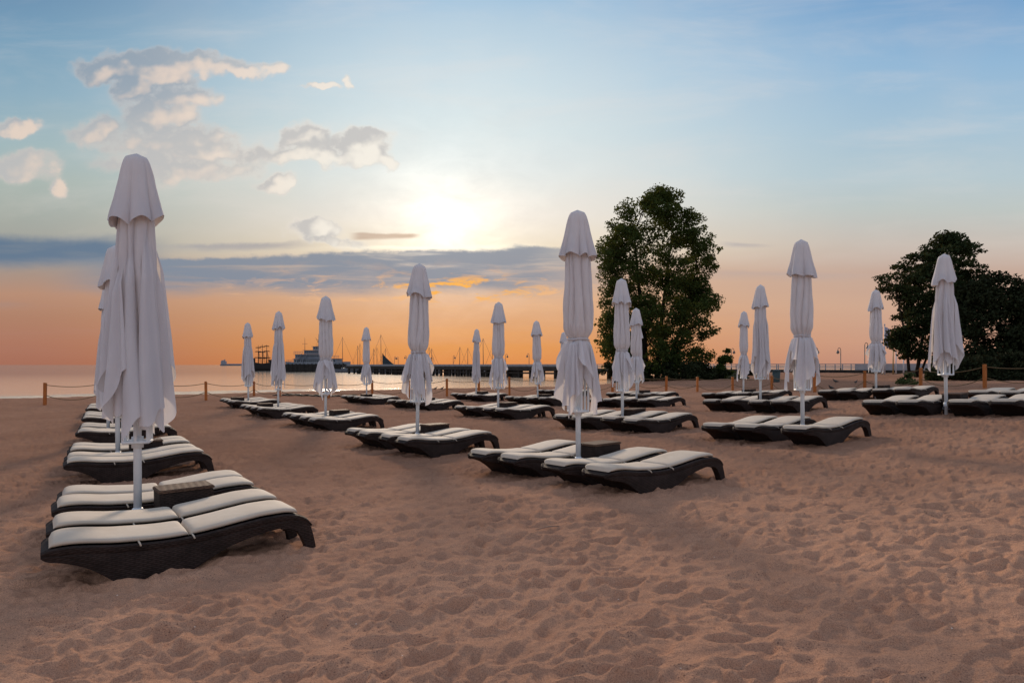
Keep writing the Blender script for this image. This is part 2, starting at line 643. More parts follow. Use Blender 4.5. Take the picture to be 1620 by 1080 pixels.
# ------------------------------------------------------------------ sand and sea
rows = [2.3]
while rows[-1] < 34:
    y = rows[-1]
    rows.append(y + max(.012, 1.55 * y * y / (F * 1.5)) * (1 if y < 20 else .8))
rows = [-60, -30, -15, -8, -4, -1, .5, 1.4, 1.9] + rows
y = rows[-1]
while y < 175:
    y += 1.0 + (y - 33) * .03
    rows.append(y)
rows = np.array(rows)
uc = np.arange(-.86, .8601, .002)
ext = .86 + np.cumsum(np.linspace(.01, .5, 26))
us = np.concatenate([-ext[::-1], uc, ext])
scale = np.maximum(rows, 2.0)
GX = us[None, :] * scale[:, None]
GY = np.repeat(rows[:, None], len(us), 1)
GZ = ground0(GX, GY) + relief(GX, GY) * (np.abs(us)[None, :] < 3)
GV = np.stack([GX, GY, GZ], -1).reshape(-1, 3)
nr, nc = GX.shape
ii = (np.arange(nr - 1)[:, None] * nc + np.arange(nc - 1)[None, :]).ravel()
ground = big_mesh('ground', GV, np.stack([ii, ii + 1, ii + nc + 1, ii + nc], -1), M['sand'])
ground['kind'] = 'structure'
ground['label'] = 'trampled reddish brown beach sand sloping down to the sea'


def gz(x, y):
    X = np.array([x], float)
    Y = np.array([y], float)
    return float((ground0(X, Y) + relief(X, Y))[0])


# sea: one sheet to the horizon, with low breaking ripples along the left shore
wy = np.concatenate([np.arange(-60, 40, 8), np.arange(40, 66, .35), np.linspace(66.5, 140, 60), np.geomspace(145, 26000, 40)])
wx = np.concatenate([-np.geomspace(26000, 62, 26), np.arange(-60, 30, 1.1), np.geomspace(31, 26000, 28)])
WX, WY = np.meshgrid(wx, wy)
sd = WY - np.interp(WX, SHX, SHY)
amp = .19 * np.exp(-((sd - 4.5) / 3.5) ** 2) * np.clip((-8 - WX) / 10, 0, 1) + .02 * np.exp(-((sd - 5) / 5) ** 2)
ph = sd * 2.0 + 1.5 * gnoise(WX * .16, WY * .25, 3) * 2
WZ = SEA + amp * (np.clip(np.sin(ph), -.4, 1)) * (.5 + gnoise(WX * .12, WY * .3, 9))
ii = (np.arange(len(wy) - 1)[:, None] * len(wx) + np.arange(len(wx) - 1)[None, :]).ravel()
c_ = len(wx)
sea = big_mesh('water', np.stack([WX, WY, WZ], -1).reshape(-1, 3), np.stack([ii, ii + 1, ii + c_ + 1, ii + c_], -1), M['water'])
sea['kind'] = 'structure'
sea['label'] = 'calm peach coloured sea reaching the horizon'


# ------------------------------------------------------------------ loungers
def lounger_proto():
    root = thing('sun_lounger', 'x', 'sun lounger', group='wicker sun loungers in rows on the sand')
    W = .29
    ts = [0, .04, .15, .5, .85, 1.0, 1.2, 1.4, 1.58, 1.72, 1.84, 1.92, 1.965]
    tz = [.290, .314, .326, .282, .258, .262, .280, .306, .324, .326, .308, .268, .205]
    bs = [0, .04, .12, .24, .34, .44, .52, .92, 1.02, 1.14, 1.3, 1.46, 1.62, 1.76, 1.86, 1.92, 1.965]
    bz = [.240, .220, .205, .160, .095, .010, -.06, -.06, -.010, .055, .125, .168, .196, .206, .203, .190, .182]
    ss = np.concatenate([np.linspace(0, .12, 9)[:-1], np.linspace(.12, 1.8, 50)[:-1], np.linspace(1.8, 1.965, 10)])
    T = hermite(ts, tz, ss)
    B = hermite(bs, bz, ss)
    w = W * hermite([0, .02, .06, .14, .3, 1.9, 1.965], [.70, .79, .88, .955, 1, 1, .985], ss)
    rings = []
    for s, t, b, hw in zip(ss, T, B, w):
        h = t - b
        e = min(.02, h * .3)
        # the side bulges over a groove below the rim
        ring = [(-hw + .045, b + .02), (-hw + .02, b), (-hw + .006, b + .3 * e), (-hw, b + h * .45), (-hw - .002, t - .075 if h > .12 else t - h * .6), (-hw + .004, t - .06 if h > .12 else t - h * .5),
                (-hw - .006, t - .045 if h > .12 else t - h * .35), (-hw - .004, t - e * .5), (-hw + .018, t), (-hw + .05, t - .012),
                (hw - .05, t - .012), (hw - .018, t), (hw + .004, t - e * .5), (hw + .006, t - .045 if h > .12 else t - h * .35), (hw - .004, t - .06 if h > .12 else t - h * .5),
                (hw + .002, t - .075 if h > .12 else t - h * .6), (hw, b + h * .45), (hw - .006, b + .3 * e), (hw - .02, b), (hw - .045, b + .02)]
        rings.append([(s, q, z) for q, z in ring])
    P = np.array(rings)
    mb = MB()
    # underside is open near the floor as in the photo: inner faces rise between the two side walls
    mb.grid(P[:, ::-1, :], closed_u=True)
    n = P.shape[1]
    mb.add(P[0], [tuple(range(n))])
    mb.add(P[-1], [tuple(range(n))[::-1]])
    sharp(mb.build('frame', M['wicker'], root), 40)
    # rear legs
    prof = [(1.70, .196), (1.78, .190), (1.835, .160), (1.875, .09), (1.905, .01), (1.915, -.07), (1.998, -.07), (1.992, .01), (1.978, .09), (1.958, .175), (1.93, .24), (1.85, .28), (1.74, .30)]
    for sgn in (-1, 1):
        y0, y1 = sgn * (W - .002), sgn * (W - .085)
        vs = [(s, y0, z) for s, z in prof] + [(s, y1, z) for s, z in prof]
        k = len(prof)
        fs = [tuple(range(k)), tuple(range(k, 2 * k))[::-1]] + [((i + 1) % k, i, i + k, (i + 1) % k + k) for i in range(k)]
        if sgn < 0:
            pass
        else:
            fs = [f[::-1] for f in fs]
        l = MB().add(vs, fs)
        sharp(l.build('leg', M['wicker'], root), 30)

    # cushions
    def cushion(name, s0, s1, hw, thick, endroll):
        n = 34
        u = np.linspace(0, 1, n)
        s = s0 + (s1 - s0) * (.5 - .5 * np.cos(np.pi * u)) * .35 + (s1 - s0) * u * .65
        base = hermite(ts, tz, s) - .004
        th = thick * np.clip(1 - np.abs(2 * u - 1) ** 14, .0, 1) ** .5
        e_ = np.abs(2 * u - 1)
        ww = hw * (1 - .03 * e_ ** 8 - .10 * e_ ** 30 - (.10 * np.clip(1 - u / .16, 0, 1) ** 2 if s0 < .5 else .10 * np.clip((u - .86) / .14, 0, 1) ** 2))
        k = 22
        out = []
        for i in range(n):
            ring = []
            for j in range(k):
                a = 2 * np.pi * j / k
                cx, sz = np.cos(a), np.sin(a)
                y = ww[i] * np.sign(cx) * abs(cx) ** .35
                crown = 1 + .10 * (1 - (y / hw) ** 2)
                z = base[i] + th[i] * (.5 + .5 * np.sign(sz) * abs(sz) ** .55) * (crown if sz > 0 else 1) + .004
                ring.append((s[i], y, z))
            out.append(ring)
        Pc = np.array(out)
        c = MB()
        c.grid(Pc, closed_u=True)
        c.add(Pc[0], [tuple(range(k))[::-1]])
        c.add(Pc[-1], [tuple(range(k))])
        return c.build(name, M['cushion'], root)
    cushion('seat_cushion', .05, .985, .25, .05, 0)
    cushion('back_cushion', .99, 1.87, .25, .052, 0)
    # cord ties that hold the cushion
    for s in (.62, 1.0):
        tz_ = float(hermite(ts, tz, np.array([s]))[0])
        MB().tube([(s, -.246, tz_ + .01), (s + .004, -.286, tz_ + .004), (s + .012, -.299, tz_ - .02)], .007, 6).build('tie_cord', M['cushion'], root)
    return root


LS = .94
LAT = [-1.185, -.495, .495, 1.165]
# per umbrella: tip pixels of the four loungers, nearest first; table offset along the axis; short name
ORD = ['nearest', 'second nearest', 'third nearest', 'farthest']
GROUPS = [
    (218, None, [67, 75, 83, 93], .10, 'biggest umbrella at far left'),
    (187, None, [100, 101, 107, 111], .10, 'umbrella half hidden behind the far left one'),
    (171, None, [118, 122, 125, 127], .10, 'third pole of the far left row'),
    (0, (-12.0, 19.2), [128, 130.5, 132, 133], None, 'fourth cluster of the far left row'),
    (0, (-14.9, 23.6), [134, 137, 139, 141], None, 'last cluster of the far left row'),
    (915, None, [922, 855, 785, 735], .10, 'biggest tied umbrella left of the poplar'),
    (660, None, [624, 598, 562, 543], .10, 'tied umbrella under the orange cloud'),
    (515, None, [486, 471, 457, 444], .10, 'tied umbrella overlapping the white ship'),
    (440, None, [406, 394, 386, 378], -.72, 'loose umbrella right of the pirate ship'),
    (393, None, [365, 358, 352, 347], -.72, 'loose umbrella left of the pirate ship'),
    (1270, None, [None, 1234, 1158, 1108], None, 'tall tied umbrella between poplar and locust tree'),
    (985, None, [984, 949, 901, 872], .10, 'largest umbrella overlapping the poplar'),
    (788, None, [781, 761, 735, 716], .10, 'tied umbrella halfway between orange cloud and poplar'),
    (0, (-3.6, 25.3), [655, 641, 625, 610], .10, 'poleless group behind the orange cloud'),
    (580, None, [567, 558, 548, 538], -.3, 'small tied umbrella beside the dark teal sail'),
    (1203, None, [1217, 1182, 1140, 1110], .10, 'slim umbrella just right of the poplar bushes'),
    (1007, None, [1008, 983, 951, 929], .10, 'second largest umbrella overlapping the poplar'),
    (851, None, [851, 832, 811, 796], .10, 'small tied umbrella left of the biggest central one'),
    (753, None, [745, 735, 723, 712], .10, 'smallest slim umbrella in front of the pier'),
    (1497, None, [1571, 1498, 1414, 1355], .20, 'loose umbrella in front of the locust tree'),
    (1386, None, [1414, 1378, 1322, 1291], .10, 'umbrella beside the flagpoles'),
    (1176, None, [1189, 1166, 1131, 1108], .10, 'knotted umbrella at the right edge of the poplar'),
    (1010, None, [1016, 995, 975, 957], .10, 'smallest umbrella overlapping the poplar'),
    (893, None, [887, 875, 861, 848], None, 'umbrella peeking out behind the biggest central one'),
    (0, (14.5, 16.9), [None, None, 1579, 1529], None, 'pair at the right picture edge below the fence'),
]


def ground_frame(x, y, yaw, sink=.0):
    """rotation that lays a thing on the smooth slope"""
    e = .6
    nx = -(g0(x + e, y) - g0(x - e, y)) / (2 * e)
    ny = -(g0(x, y + e) - g0(x, y - e)) / (2 * e)
    n = Vector((nx, ny, 1)).normalized()
    a = Vector((math.cos(yaw), math.sin(yaw), 0))
    a = (a - n * a.dot(n)).normalized()
    b = n.cross(a)
    R = Matrix((a, b, n)).transposed()
    return R


def table_proto():
    root = thing('side_table', 'x', 'side table', group='woven side tables beside the poles')
    MB().box((0, 0, .18), (.46, .36, .42), bevel=.012).build('body', M['wicker'], root, smooth=False)
    MB().box((0, 0, .404), (.475, .375, .028), bevel=.01).build('top', M['tabletop'], root, smooth=False)
    return root


lounger0 = lounger_proto()
table0 = table_proto()
used_l = used_t = False
rr = random.Random(5)
DENTS = []
for key, pos, tips, toff, nm in GROUPS:
    P = np.array(POS[key][:2] if key else pos, float)
    sol = []
    for l, px in zip(LAT, tips):
        if px is None:
            sol.append(None)
            continue
        q = l + .26
        k = px - 810
        s = (F * (P[0] + q * D[0]) - k * (P[1] + q * D[1])) / (F * A[0] - k * A[1])
        sol.append(s)
    ok = [s for s in sol if s is not None]
    mean = sum(ok) / len(ok)
    0 and print('group', key, [None if s is None else round(s, 2) for s in sol], round(mean, 2))
    for i, (l, s) in enumerate(zip(LAT, sol)):
        if s is None:
            continue
        s = mean + np.clip(s - mean, -.28, .28) * .75
        B = P - s * A + l * D
        C = B + A * LS
        o = copy_tree(lounger0) if used_l else lounger0
        used_l = True
        yaw = AX + rr.uniform(-.025, .025)
        R = ground_frame(C[0], C[1], yaw)
        zc = g0(C[0], C[1]) + .004 + rr.uniform(-.012, .012)
        o.matrix_world = Matrix.Translation(Vector((C[0], C[1], zc)) - R @ Vector((LS, 0, 0))) @ R.to_4x4() @ Matrix.Diagonal((LS, 1, .91, 1))
        n_here = [j for j, q in enumerate(sol) if q is not None]
        rank = n_here.index(i)
        names = {4: ORD, 3: ['nearest', 'middle', 'farthest'], 2: ['nearer', 'farther']}[len(n_here)]
        if nm.startswith(('fourth', 'last', 'pair', 'poleless')):
            lab = f'{names[rank]} cream cushioned lounger in the {nm}'
        else:
            lab = f'{names[rank]} cream cushioned lounger at the {nm}'
        o['label'] = lab
    if toff is not None:
        t = copy_tree(table0) if used_t else table0
        used_t = True
        C = P + (toff + .29) * A
        R = ground_frame(C[0], C[1], AX + rr.uniform(-.04, .04))
        t.matrix_world = Matrix.Translation(Vector((C[0], C[1], g0(C[0], C[1]) + .005))) @ R.to_4x4()
        t['label'] = (f'dark woven box table at the {nm}' if not nm.startswith('poleless') else 'dark woven box table in the poleless group behind the orange cloud umbrella')

# ------------------------------------------------------------------ umbrellas
LABU = {
    218: 'biggest loosely folded white umbrella, nearest on the far left',
    187: 'white umbrella half hidden behind the biggest far left one',
    171: 'white umbrella hidden except its pole, third in the far left row',
    915: 'biggest white umbrella in the centre, tied at the waist, left of the poplar',
    660: 'white umbrella tied at the waist under the orange cloud glow',
    515: 'white tied umbrella overlapping the white ship with masts',
    440: 'loosely folded white umbrella between the pirate ship and the white ship',
    393: 'small loosely folded white umbrella just left of the pirate ship',
    1270: 'tall white umbrella with flared skirt between poplar and locust tree',
    985: 'largest white umbrella overlapping the poplar, tied above a flared skirt',
    788: 'slim tied white umbrella with pointed flap, halfway between orange cloud and poplar',
    580: 'small tied white umbrella beside the dark teal sail on the pier',
    1203: 'slim white umbrella just right of the poplar bushes',
    1007: 'middle white umbrella of the three overlapping the poplar',
    851: 'small white umbrella with pinched waist left of the biggest central umbrella',
    753: 'smallest slim white umbrella in front of the pier, without a waist tie',
    1386: 'white umbrella pinched at the waist beside the flagpoles',
    1176: 'knotted white umbrella at the right edge of the poplar',
    1010: 'smallest white umbrella of the three overlapping the poplar',
    893: 'white umbrella peeking out from behind the biggest central umbrella',
    1497: 'loose bell shaped white umbrella in front of the locust tree',
}
LOOSE = {218: .97, 187: .95, 171: .9, 440: .8, 393: .85, 1497: .82}
SLIM = {753: .86, 1203: .95, 580: .92, 1176: .95}


def canopy(rng, style, k, N, Mz):
    """folded cloth: pleated inner tube plus outer flaps whose hems run diagonally"""
    mb = MB()
    nl = 9
    cuts = np.sort((np.arange(nl) + rng.uniform(-.28, .28, nl)) / nl * 2 * np.pi + rng.uniform(0, 6.28))
    pw = rng.uniform(.55, 1.1, nl)
    hemr = rng.uniform(-.5, 1, nl)
    drift = rng.uniform(-.5, .5, 3)
    th = np.linspace(0, 2 * np.pi, N, endpoint=False)

    if style == 'loose':
        zs = [3.06, 2.9, 2.7, 2.3, 1.9, 1.5, 1.15, .8]
        rs = [.10, .165, .185, .205, .228, .246, .258, .262]
        hem0, hemA = 1.16, .2
    elif style == 'slim':
        zs = [3.06, 2.9, 2.7, 2.3, 1.9, 1.75, 1.5, 1.15, .8]
        rs = [.10, .165, .185, .195, .195, .19, .2, .215, .21]
        hem0, hemA = 1.02, .14
    else:
        zs = [3.06, 2.9, 2.72, 2.45, 2.15, 1.95, 1.84, 1.79, 1.74, 1.6, 1.3, 1.05, .8]
        rs = [.10, .165, .180, .19, .208, .20, .165, .132, .15, .185, .215, .222, .21]
        hem0, hemA = 1.30, .16

    def Rz(z):
        return hermite(zs[::-1], rs[::-1], z)

    def lobes(t, z):
        tt = t + .25 * np.sin(z * 1.7 + drift[0] * 6) * drift[1] + .12 * np.sin(z * 4.1 + t * 2)
        a = np.mod(tt[..., None] - cuts, 2 * np.pi)
        i = np.argmin(a, -1)
        lo = np.take_along_axis(a, i[..., None], -1)[..., 0]
        nxt = (cuts[(i + 1) % nl] - cuts[i]) % (2 * np.pi)
        f = lo / nxt
        return i, f

    t2 = np.linspace(0, 1, Mz)
    i0, f0 = lobes(th, np.full(N, 1.0))
    hem = hem0 + hemA * hemr[i0] - .17 * np.sin(np.pi * f0) + .05 * gnoise(th * 3, th * 0 + rng.uniform(0, 50), 2)
    z = 3.06 + (hem[None, :] - 3.06) * t2[:, None]
    TH = np.repeat(th[None, :], Mz, 0)
    I, Fr = lobes(TH, z)
    bulge = np.sin(np.pi * Fr) ** .55
    depth = np.interp(z, [.8, 1.5, 1.79, 2.2, 2.9, 3.06], [.68, .6, .26 if style == 'tied' else .56, .46, .42, .05]) * pw[I]
    r = Rz(z) * k * (1 - depth * (1 - bulge) + .05 * (pw[I] - .8))
    off = rng.uniform(0, 60)
    r += .010 * gnoise(TH * 4 + off, z * 3.2, 3) + .006 * gnoise(TH * 10 + off, z * 5, 4)
    if style == 'tied':
        r += .012 * np.exp(-((z - 1.9) / .09) ** 2) * np.sin(TH * 13 + off) + .008 * np.exp(-((z - 1.72) / .06) ** 2) * np.sin(TH * 17)
    x, y = r * np.cos(TH), r * np.sin(TH)
    mb.grid(np.stack([x, y, z], -1))
    # close the seam
    a0 = len(mb.v) - Mz * N
    mb.f.extend([(a0 + i * N + N - 1, a0 + i * N, a0 + (i + 1) * N, a0 + (i + 1) * N + N - 1) for i in range(Mz - 1)])
    mb.m.extend([0] * (Mz - 1))
    # outer flaps
    nf = 8 if style == 'loose' else (9 if style == 'tied' else 7)
    for q in range(nf):
        tc = q / nf * 2 * np.pi + rng.uniform(-.28, .28)
        if style == 'tied':
            ztop = 1.775
            w = rng.uniform(.26, .46)
            if q % 4 == 3:
                zh = rng.uniform(1.38, 1.55)
                w = .4
            else:
                zh = rng.uniform(.92, 1.2)
            sl = rng.choice([-1, 1]) * rng.uniform(.08, .24)
        else:
            w = rng.uniform(.3, .58)
            ztop = rng.uniform(2.5, 2.75)
            zh = rng.uniform(.98, 1.35)
            sl = rng.choice([-1, 1]) * rng.uniform(.1, .28)
        nu, nv = max(8, N // 6), max(10, Mz // 2)
        u = np.linspace(-1, 1, nu)
        hz = zh + sl * u + .025 * np.sin(u * 5 + q)
        v = np.linspace(0, 1, nv)
        zz = ztop + (hz[None, :] - ztop) * v[:, None]
        wv = w * (.55 + .45 * v ** .6) if style == 'tied' else w * (.35 + .65 * v ** .8)
        U = np.repeat(u[None, :], nv, 0)
        tt = tc + U * wv[:, None] + .1 * np.sin(zz * 2 + q)
        lift = (.012 + .05 * v[:, None] ** 1.5) * (1 - .55 * U ** 4) + (.02 if q % 2 else .004) - .075 * np.clip(1 - v[:, None] * (4 if style != 'tied' else 14), 0, 1)
        fold = .030 * np.sin(U * rng.uniform(2.5, 5) + rng.uniform(0, 6)) * (.3 + .9 * v[:, None])
        edge = -.035 * np.clip(np.abs(U) - .75, 0, 1) / .25 * v[:, None]
        rr_ = Rz(zz) * k + lift * k + fold + edge + .006 * gnoise(tt * 5 + off, zz * 4, 6)
        rr_ = np.maximum(rr_, .05)
        mb.grid(np.stack([rr_ * np.cos(tt), rr_ * np.sin(tt), zz], -1))
    return mb


def cap_mesh(rng, k, N, Mz):
    mb = MB()
    th = np.linspace(0, 2 * np.pi, N, endpoint=False)
    nl = 6
    cuts = np.sort((np.arange(nl) + rng.uniform(-.36, .36, nl)) / nl * 2 * np.pi + rng.uniform(0, 6.28))
    pw = rng.uniform(.6, 1.25, nl)
    ln = rng.uniform(-.05, .06, nl)
    a = np.mod(th[:, None] - cuts, 2 * np.pi)
    i = np.argmin(a, -1)
    f = np.min(a, -1) / ((cuts[(i + 1) % nl] - cuts[i]) % (2 * np.pi))
    amp = rng.uniform(.02, .1, nl)
    hem = 2.86 + ln[i] * np.sin(np.pi * f) - .5 * (amp[i] + amp[(i + 1) % nl]) * np.abs(2 * f - 1) ** 1.6 + .035 * np.cos(th - rng.uniform(0, 6.28)) + .02 * gnoise(th * 2.5, th * 0 + rng.uniform(0, 50), 5)
    t = np.linspace(0, 1, Mz) ** .8
    z = 3.46 + (hem[None, :] - 3.46) * t[:, None]
    rp = hermite([2.74, 2.86, 3.0, 3.2, 3.33, 3.41, 3.448, 3.46], [.275, .255, .216, .165, .134, .103, .06, .004], z)
    d = np.interp(z, [2.8, 3.0, 3.25, 3.4], [.34, .24, .13, .0])
    b = np.sin(np.pi * f) ** .6
    r = rp * (1 - d * (1 - b)[None, :] * pw[i][None, :]) * (k * .5 + .5)
    r = r + .005 * gnoise(th[None, :] * 5 + rng.uniform(0, 40), z * 6, 7)
    mb.grid(np.stack([r * np.cos(th), r * np.sin(th), z], -1), closed_u=True)
    # turned-under hem so the cloth has a visible edge and an inside
    zi = np.stack([hem, hem + .03, hem + .12])
    ri = np.stack([r[-1], r[-1] - .012, r[-1] * .86])
    mb.grid(np.stack([ri * np.cos(th), ri * np.sin(th), zi], -1), closed_u=True)
    return mb


def make_umbrella(px):
    x, y, z, top = POS[px]
    zg = gz(x, y) if px == 1497 else g0(x, y)
    ztop = (577 - top) * y / F
    sc = (ztop - zg) / H_UMB
    root = thing('beach_umbrella', LABU[px], 'beach umbrella', (x, y, zg), 'closed white umbrellas between the loungers')
    rng = np.random.default_rng(px + 1)
    root.rotation_euler = (rng.normal(0, .010), rng.normal(0, .008), rng.uniform(0, 6.28) if px not in (218, 915) else .35)
    root.scale = (1 + (sc - 1) * .4, 1 + (sc - 1) * .4, sc)
    near = y < 16
    N, Mz = (150, 90) if y < 9 else ((110, 60) if near else (72, 36))
    style = 'loose' if px in LOOSE else ('slim' if px in (753, 1203) else 'tied')
    k = LOOSE.get(px, SLIM.get(px, 1.1)) * rng.uniform(.84, .90)
    if px == 1497:
        k = .9
    canopy(rng, style, k, N, Mz).build('canopy', M['cloth'], root)
    cap_mesh(rng, k, N, max(16, Mz // 3)).build('cap', M['cloth'], root)
    MB().tube([(0, 0, -.35), (0, 0, 3.4)], .034, 16).build('pole', M['metal'], root)
    col = MB()
    col.tube([(0, 0, .16), (0, 0, .17), (0, 0, .25), (0, 0, .26)], [.036, .047, .047, .036], 16)
    if near:
        col.tube([(.047, 0, .21), (.105, .0, .12), (-.105, 0, .12), (-.047, 0, .21)], .006, 6)
        col.tube([(.04, 0, .23), (.075, .01, .23)], .012, 6)
    col.build('collar', M['metal'], root)
    run = MB()
    h = .098
    run.tube([(0, 0, .80), (0, 0, .90)], [.05, .05], 16)
    for a, b in (((-h, -h), (h, -h)), ((h, -h), (h, h)), ((h, h), (-h, h)), ((-h, h), (-h, -h))):
        run.tube([(*a, .855), (*b, .855)], .016, 6)
    run.box((0, 0, .855), (2 * h, .03, .03))
    run.box((0, 0, .8552), (.03, 2 * h - .004, .026))
    run.build('runner', M['metal'], root)
    for a in ((-h, -h), (h, -h), (h, h), (-h, h), (0, -h), (0, h), (h, 0), (-h, 0)):
        MB().box((a[0], a[1], 1.16), (.022, .022, .62)).build('strut', M['metal'], root, smooth=False)
    if style == 'tied':
        st = MB()
        n = 40
        pts = []
        for i in range(n + 1):
            a = 2 * math.pi * i / n
            pts.append((.145 * k * math.cos(a), .145 * k * math.sin(a), 1.785 + .006 * math.sin(3 * a)))
        st.tube(pts, .011, 6, cap=False)
        st.tube([(.16 * k, 0, 1.785), (.185 * k, .01, 1.74), (.2 * k, .03, 1.64)], .008, 6)
        st.build('tie_strap', M['cloth'], root)
    return root


for px in [u[0] for u in UMB] + [893]:
    make_umbrella(px)

# ------------------------------------------------------------------ rope fence
POSTS = [(71, 605, 639), (158, 604, 637), (243, 603.5, 635), (326, 603, 633), (402, 603, 627.5), (442, 604, 630.5), (520, 603, 630), (589, 601, 624.5), (647, 600, 626.8),
         (707, 598.6, 624), (757.6, 599, 621.8), (806, 595.7, 620.5), (852, 597, 618), (905, 597, 618), (969, 596, 618.5), (1009, 595, 621), (1054, 595, 621),
         (1103, 596, 622), (1159, 596, 620.7), (1221, 594, 619.6), (1289, 590, 621), (1368, 586.5, 616), (1456.5, 581.5, 613), (1558, 576, 613), (1690, 570, 615)]
fence = thing('rope_fence', 'low fence of square orange wooden posts joined by two sagging ropes', 'rope fence', (0, 0, 0))
pp = []
for px, t, b in POSTS:
    # a typical post is .93 m tall: use its pixel height for the distance, then stand it on the sand there
    Y1 = F * .93 / (b - t)
    X2, Y2, _ = ray_ground(px, b)
    Yv = np.clip(.65 * Y1 + .35 * min(Y2, 40), 25, 37)
    X = (px - 810) * Yv / F
    zt = (577 - t) * Yv / F
    zb = g0(X, Yv)
    pp.append((X, Yv, zt, zb))
    h = zt - zb
    a = random.uniform(0, .5)
    m = MB()
    m.box((0, 0, (h - .25) / 2), (.115, .115, h + .25), bevel=.012)
    o = m.build('post', M['post'], fence, smooth=False, loc=(X, Yv, zb))
    o.rotation_euler = (random.uniform(-.015, .015), random.uniform(-.02, .02), a)
for i in range(len(pp) - 1):
    (x0, y0, t0, b0), (x1, y1, t1, b1) = pp[i], pp[i + 1]
    L = math.hypot(x1 - x0, y1 - y0)
    for frac, sag in ((.9, .055), (.45, .12)):
        za, zb_ = b0 + (t0 - b0) * frac, b1 + (t1 - b1) * frac
        pts = []
        sg = sag * L * random.uniform(.8, 1.2)
        if L > 3.5:
            sg *= .75
        for j in range(13):
            u = j / 12
            x, y = x0 + (x1 - x0) * u, y0 + (y1 - y0) * u
            zz = za + (zb_ - za) * u - sg * 4 * u * (1 - u)
            zz = max(zz, gz(x, y) + .03)
            pts.append((x, y, zz))
        MB().tube(pts, .016, 6).build('rope', M['rope'], fence)


# ------------------------------------------------------------------ trees
def leaves(rng, centers, radii, counts, size, flat=.75):
    tot = int(sum(counts))
    C = np.repeat(np.array(centers), counts, 0)
    R = np.repeat(np.array(radii), counts)
    d = rng.normal(size=(tot, 3))
    d /= np.linalg.norm(d, axis=1)[:, None]
    rad = rng.random(tot) ** .45
    P = C + d * (R * rad)[:, None] * np.array([1, 1, flat])
    n = rng.normal(size=(tot, 3))
    n[:, 2] += .5
    n /= np.linalg.norm(n, axis=1)[:, None]
    a = rng.normal(size=(tot, 3))
    a -= n * (a * n).sum(1)[:, None]
    a /= np.linalg.norm(a, axis=1)[:, None]
    b = np.cross(n, a)
    s = size * rng.uniform(.6, 1.35, tot)[:, None]
    V = np.stack([P - a * s * .55, P + b * s * .38 + n * s * .08, P + a * s * .6, P - b * s * .38 + n * s * .08], 1).reshape(-1, 3)
    Q = np.arange(tot * 4).reshape(-1, 4)
    return V, Q


def tree(name, label, px, Yd, outline, nclump, per, rad, leaf, mt, stems, seed, group=None, depth=.8, base_py=None, fill=1.0, bough=True, flat=.75, void=-.08):
    """outline: list of (py, left px, right px) read off the photo, turned into metres at the tree's own distance"""
    rng = np.random.default_rng(seed)
    X0 = (px - 810) * Yd / F
    zg = g0(X0, Yd)
    root = thing(name, label, 'tree' if name != 'bush' else 'bush', (X0, Yd, zg), group)
    o = sorted(outline)
    py = np.array([q[0] for q in o], float)
    Zr = (577 - py) * Yd / F - zg
    L = (np.array([q[1] for q in o]) - 810) * Yd / F - X0
    Rr = (np.array([q[2] for q in o]) - 810) * Yd / F - X0
    zi = Zr[::-1]
    cs, rs = [], []
    zmin, zmax = Zr.min(), Zr.max()
    tries = 0
    wmax = (Rr - L).max()
    while len(cs) < nclump and tries < nclump * 60:
        tries += 1
        z = rng.uniform(zmin, zmax)
        l, r = np.interp(z, zi, L[::-1]), np.interp(z, zi, Rr[::-1])
        if rng.random() > (r - l) / wmax:
            continue
        c, hw = (l + r) / 2, (r - l) / 2
        rc = rad * rng.choice([rng.uniform(.35, .7), rng.uniform(.7, 1.3)])
        rc = min(rc, hw * .9 + .1)
        ang = rng.uniform(0, 2 * np.pi)
        q = rng.random() ** (.36 if fill >= 1 else .3)
        x = c + max(hw - rc * .75, .05) * q * np.cos(ang)
        yv = depth * max(hw - rc * .7, .05) * q * np.sin(ang)
        z = min(z, zmax - rc * .45)
        if gnoise(np.array([x * .42 / rad + seed]), np.array([z * .55 / rad + yv * .3]), 3)[0] < void:
            continue
        cs.append((x, yv, max(z, .1)))
        rs.append(rc)
    cnt = np.maximum(8, (per * (np.array(rs) / rad) ** 2).astype(int))
    V, Q = leaves(rng, cs, rs, cnt, leaf, flat)
    V[:, 2] = np.maximum(V[:, 2], .02)
    cr = big_mesh('crown', V, Q, mt, root, smooth=False)
    # trunk and boughs as one mesh
    mb = MB()
    hh = zmax
    tops = []
    for (sx, lean, r0, frac) in stems:
        pts, rad_ = [], []
        xx = sx
        n = 9
        for i in range(n + 1):
            u = i / n
            pts.append((xx + lean * u + .12 * math.sin(u * 5 + sx * 3) * hh * .05, .25 * math.sin(sx * 5 + u * 3) * u, -.3 + u * hh * frac))
            rad_.append(r0 * (1 - .82 * u))
        mb.tube(pts, rad_, 8)
        tops.append(pts)
    if bough:
        for i in rng.permutation(len(cs))[:int(len(cs) * .7)]:
            c = np.array(cs[i])
            best = None
            for pts in tops:
                for j in range(2, len(pts)):
                    p = np.array(pts[j])
                    if p[2] < c[2] - .1:
                        dd = np.linalg.norm((p - c) * np.array([1, 1, .7]))
                        if best is None or dd < best[0]:
                            best = (dd, p, j / len(pts))
            if best is None or best[0] > hh * .6:
                continue
            p = best[1]
            mid = (p + c) / 2 + np.array([0, 0, -.06 * best[0]])
            rr0 = .05 * (1.25 - best[2]) * stems[0][2] / .3 * (1 + .15 * best[0])
            mb.tube([p, mid, c], [rr0, rr0 * .6, rr0 * .2], 5)
    mb.build('trunk', M['bark'], root)
    return root


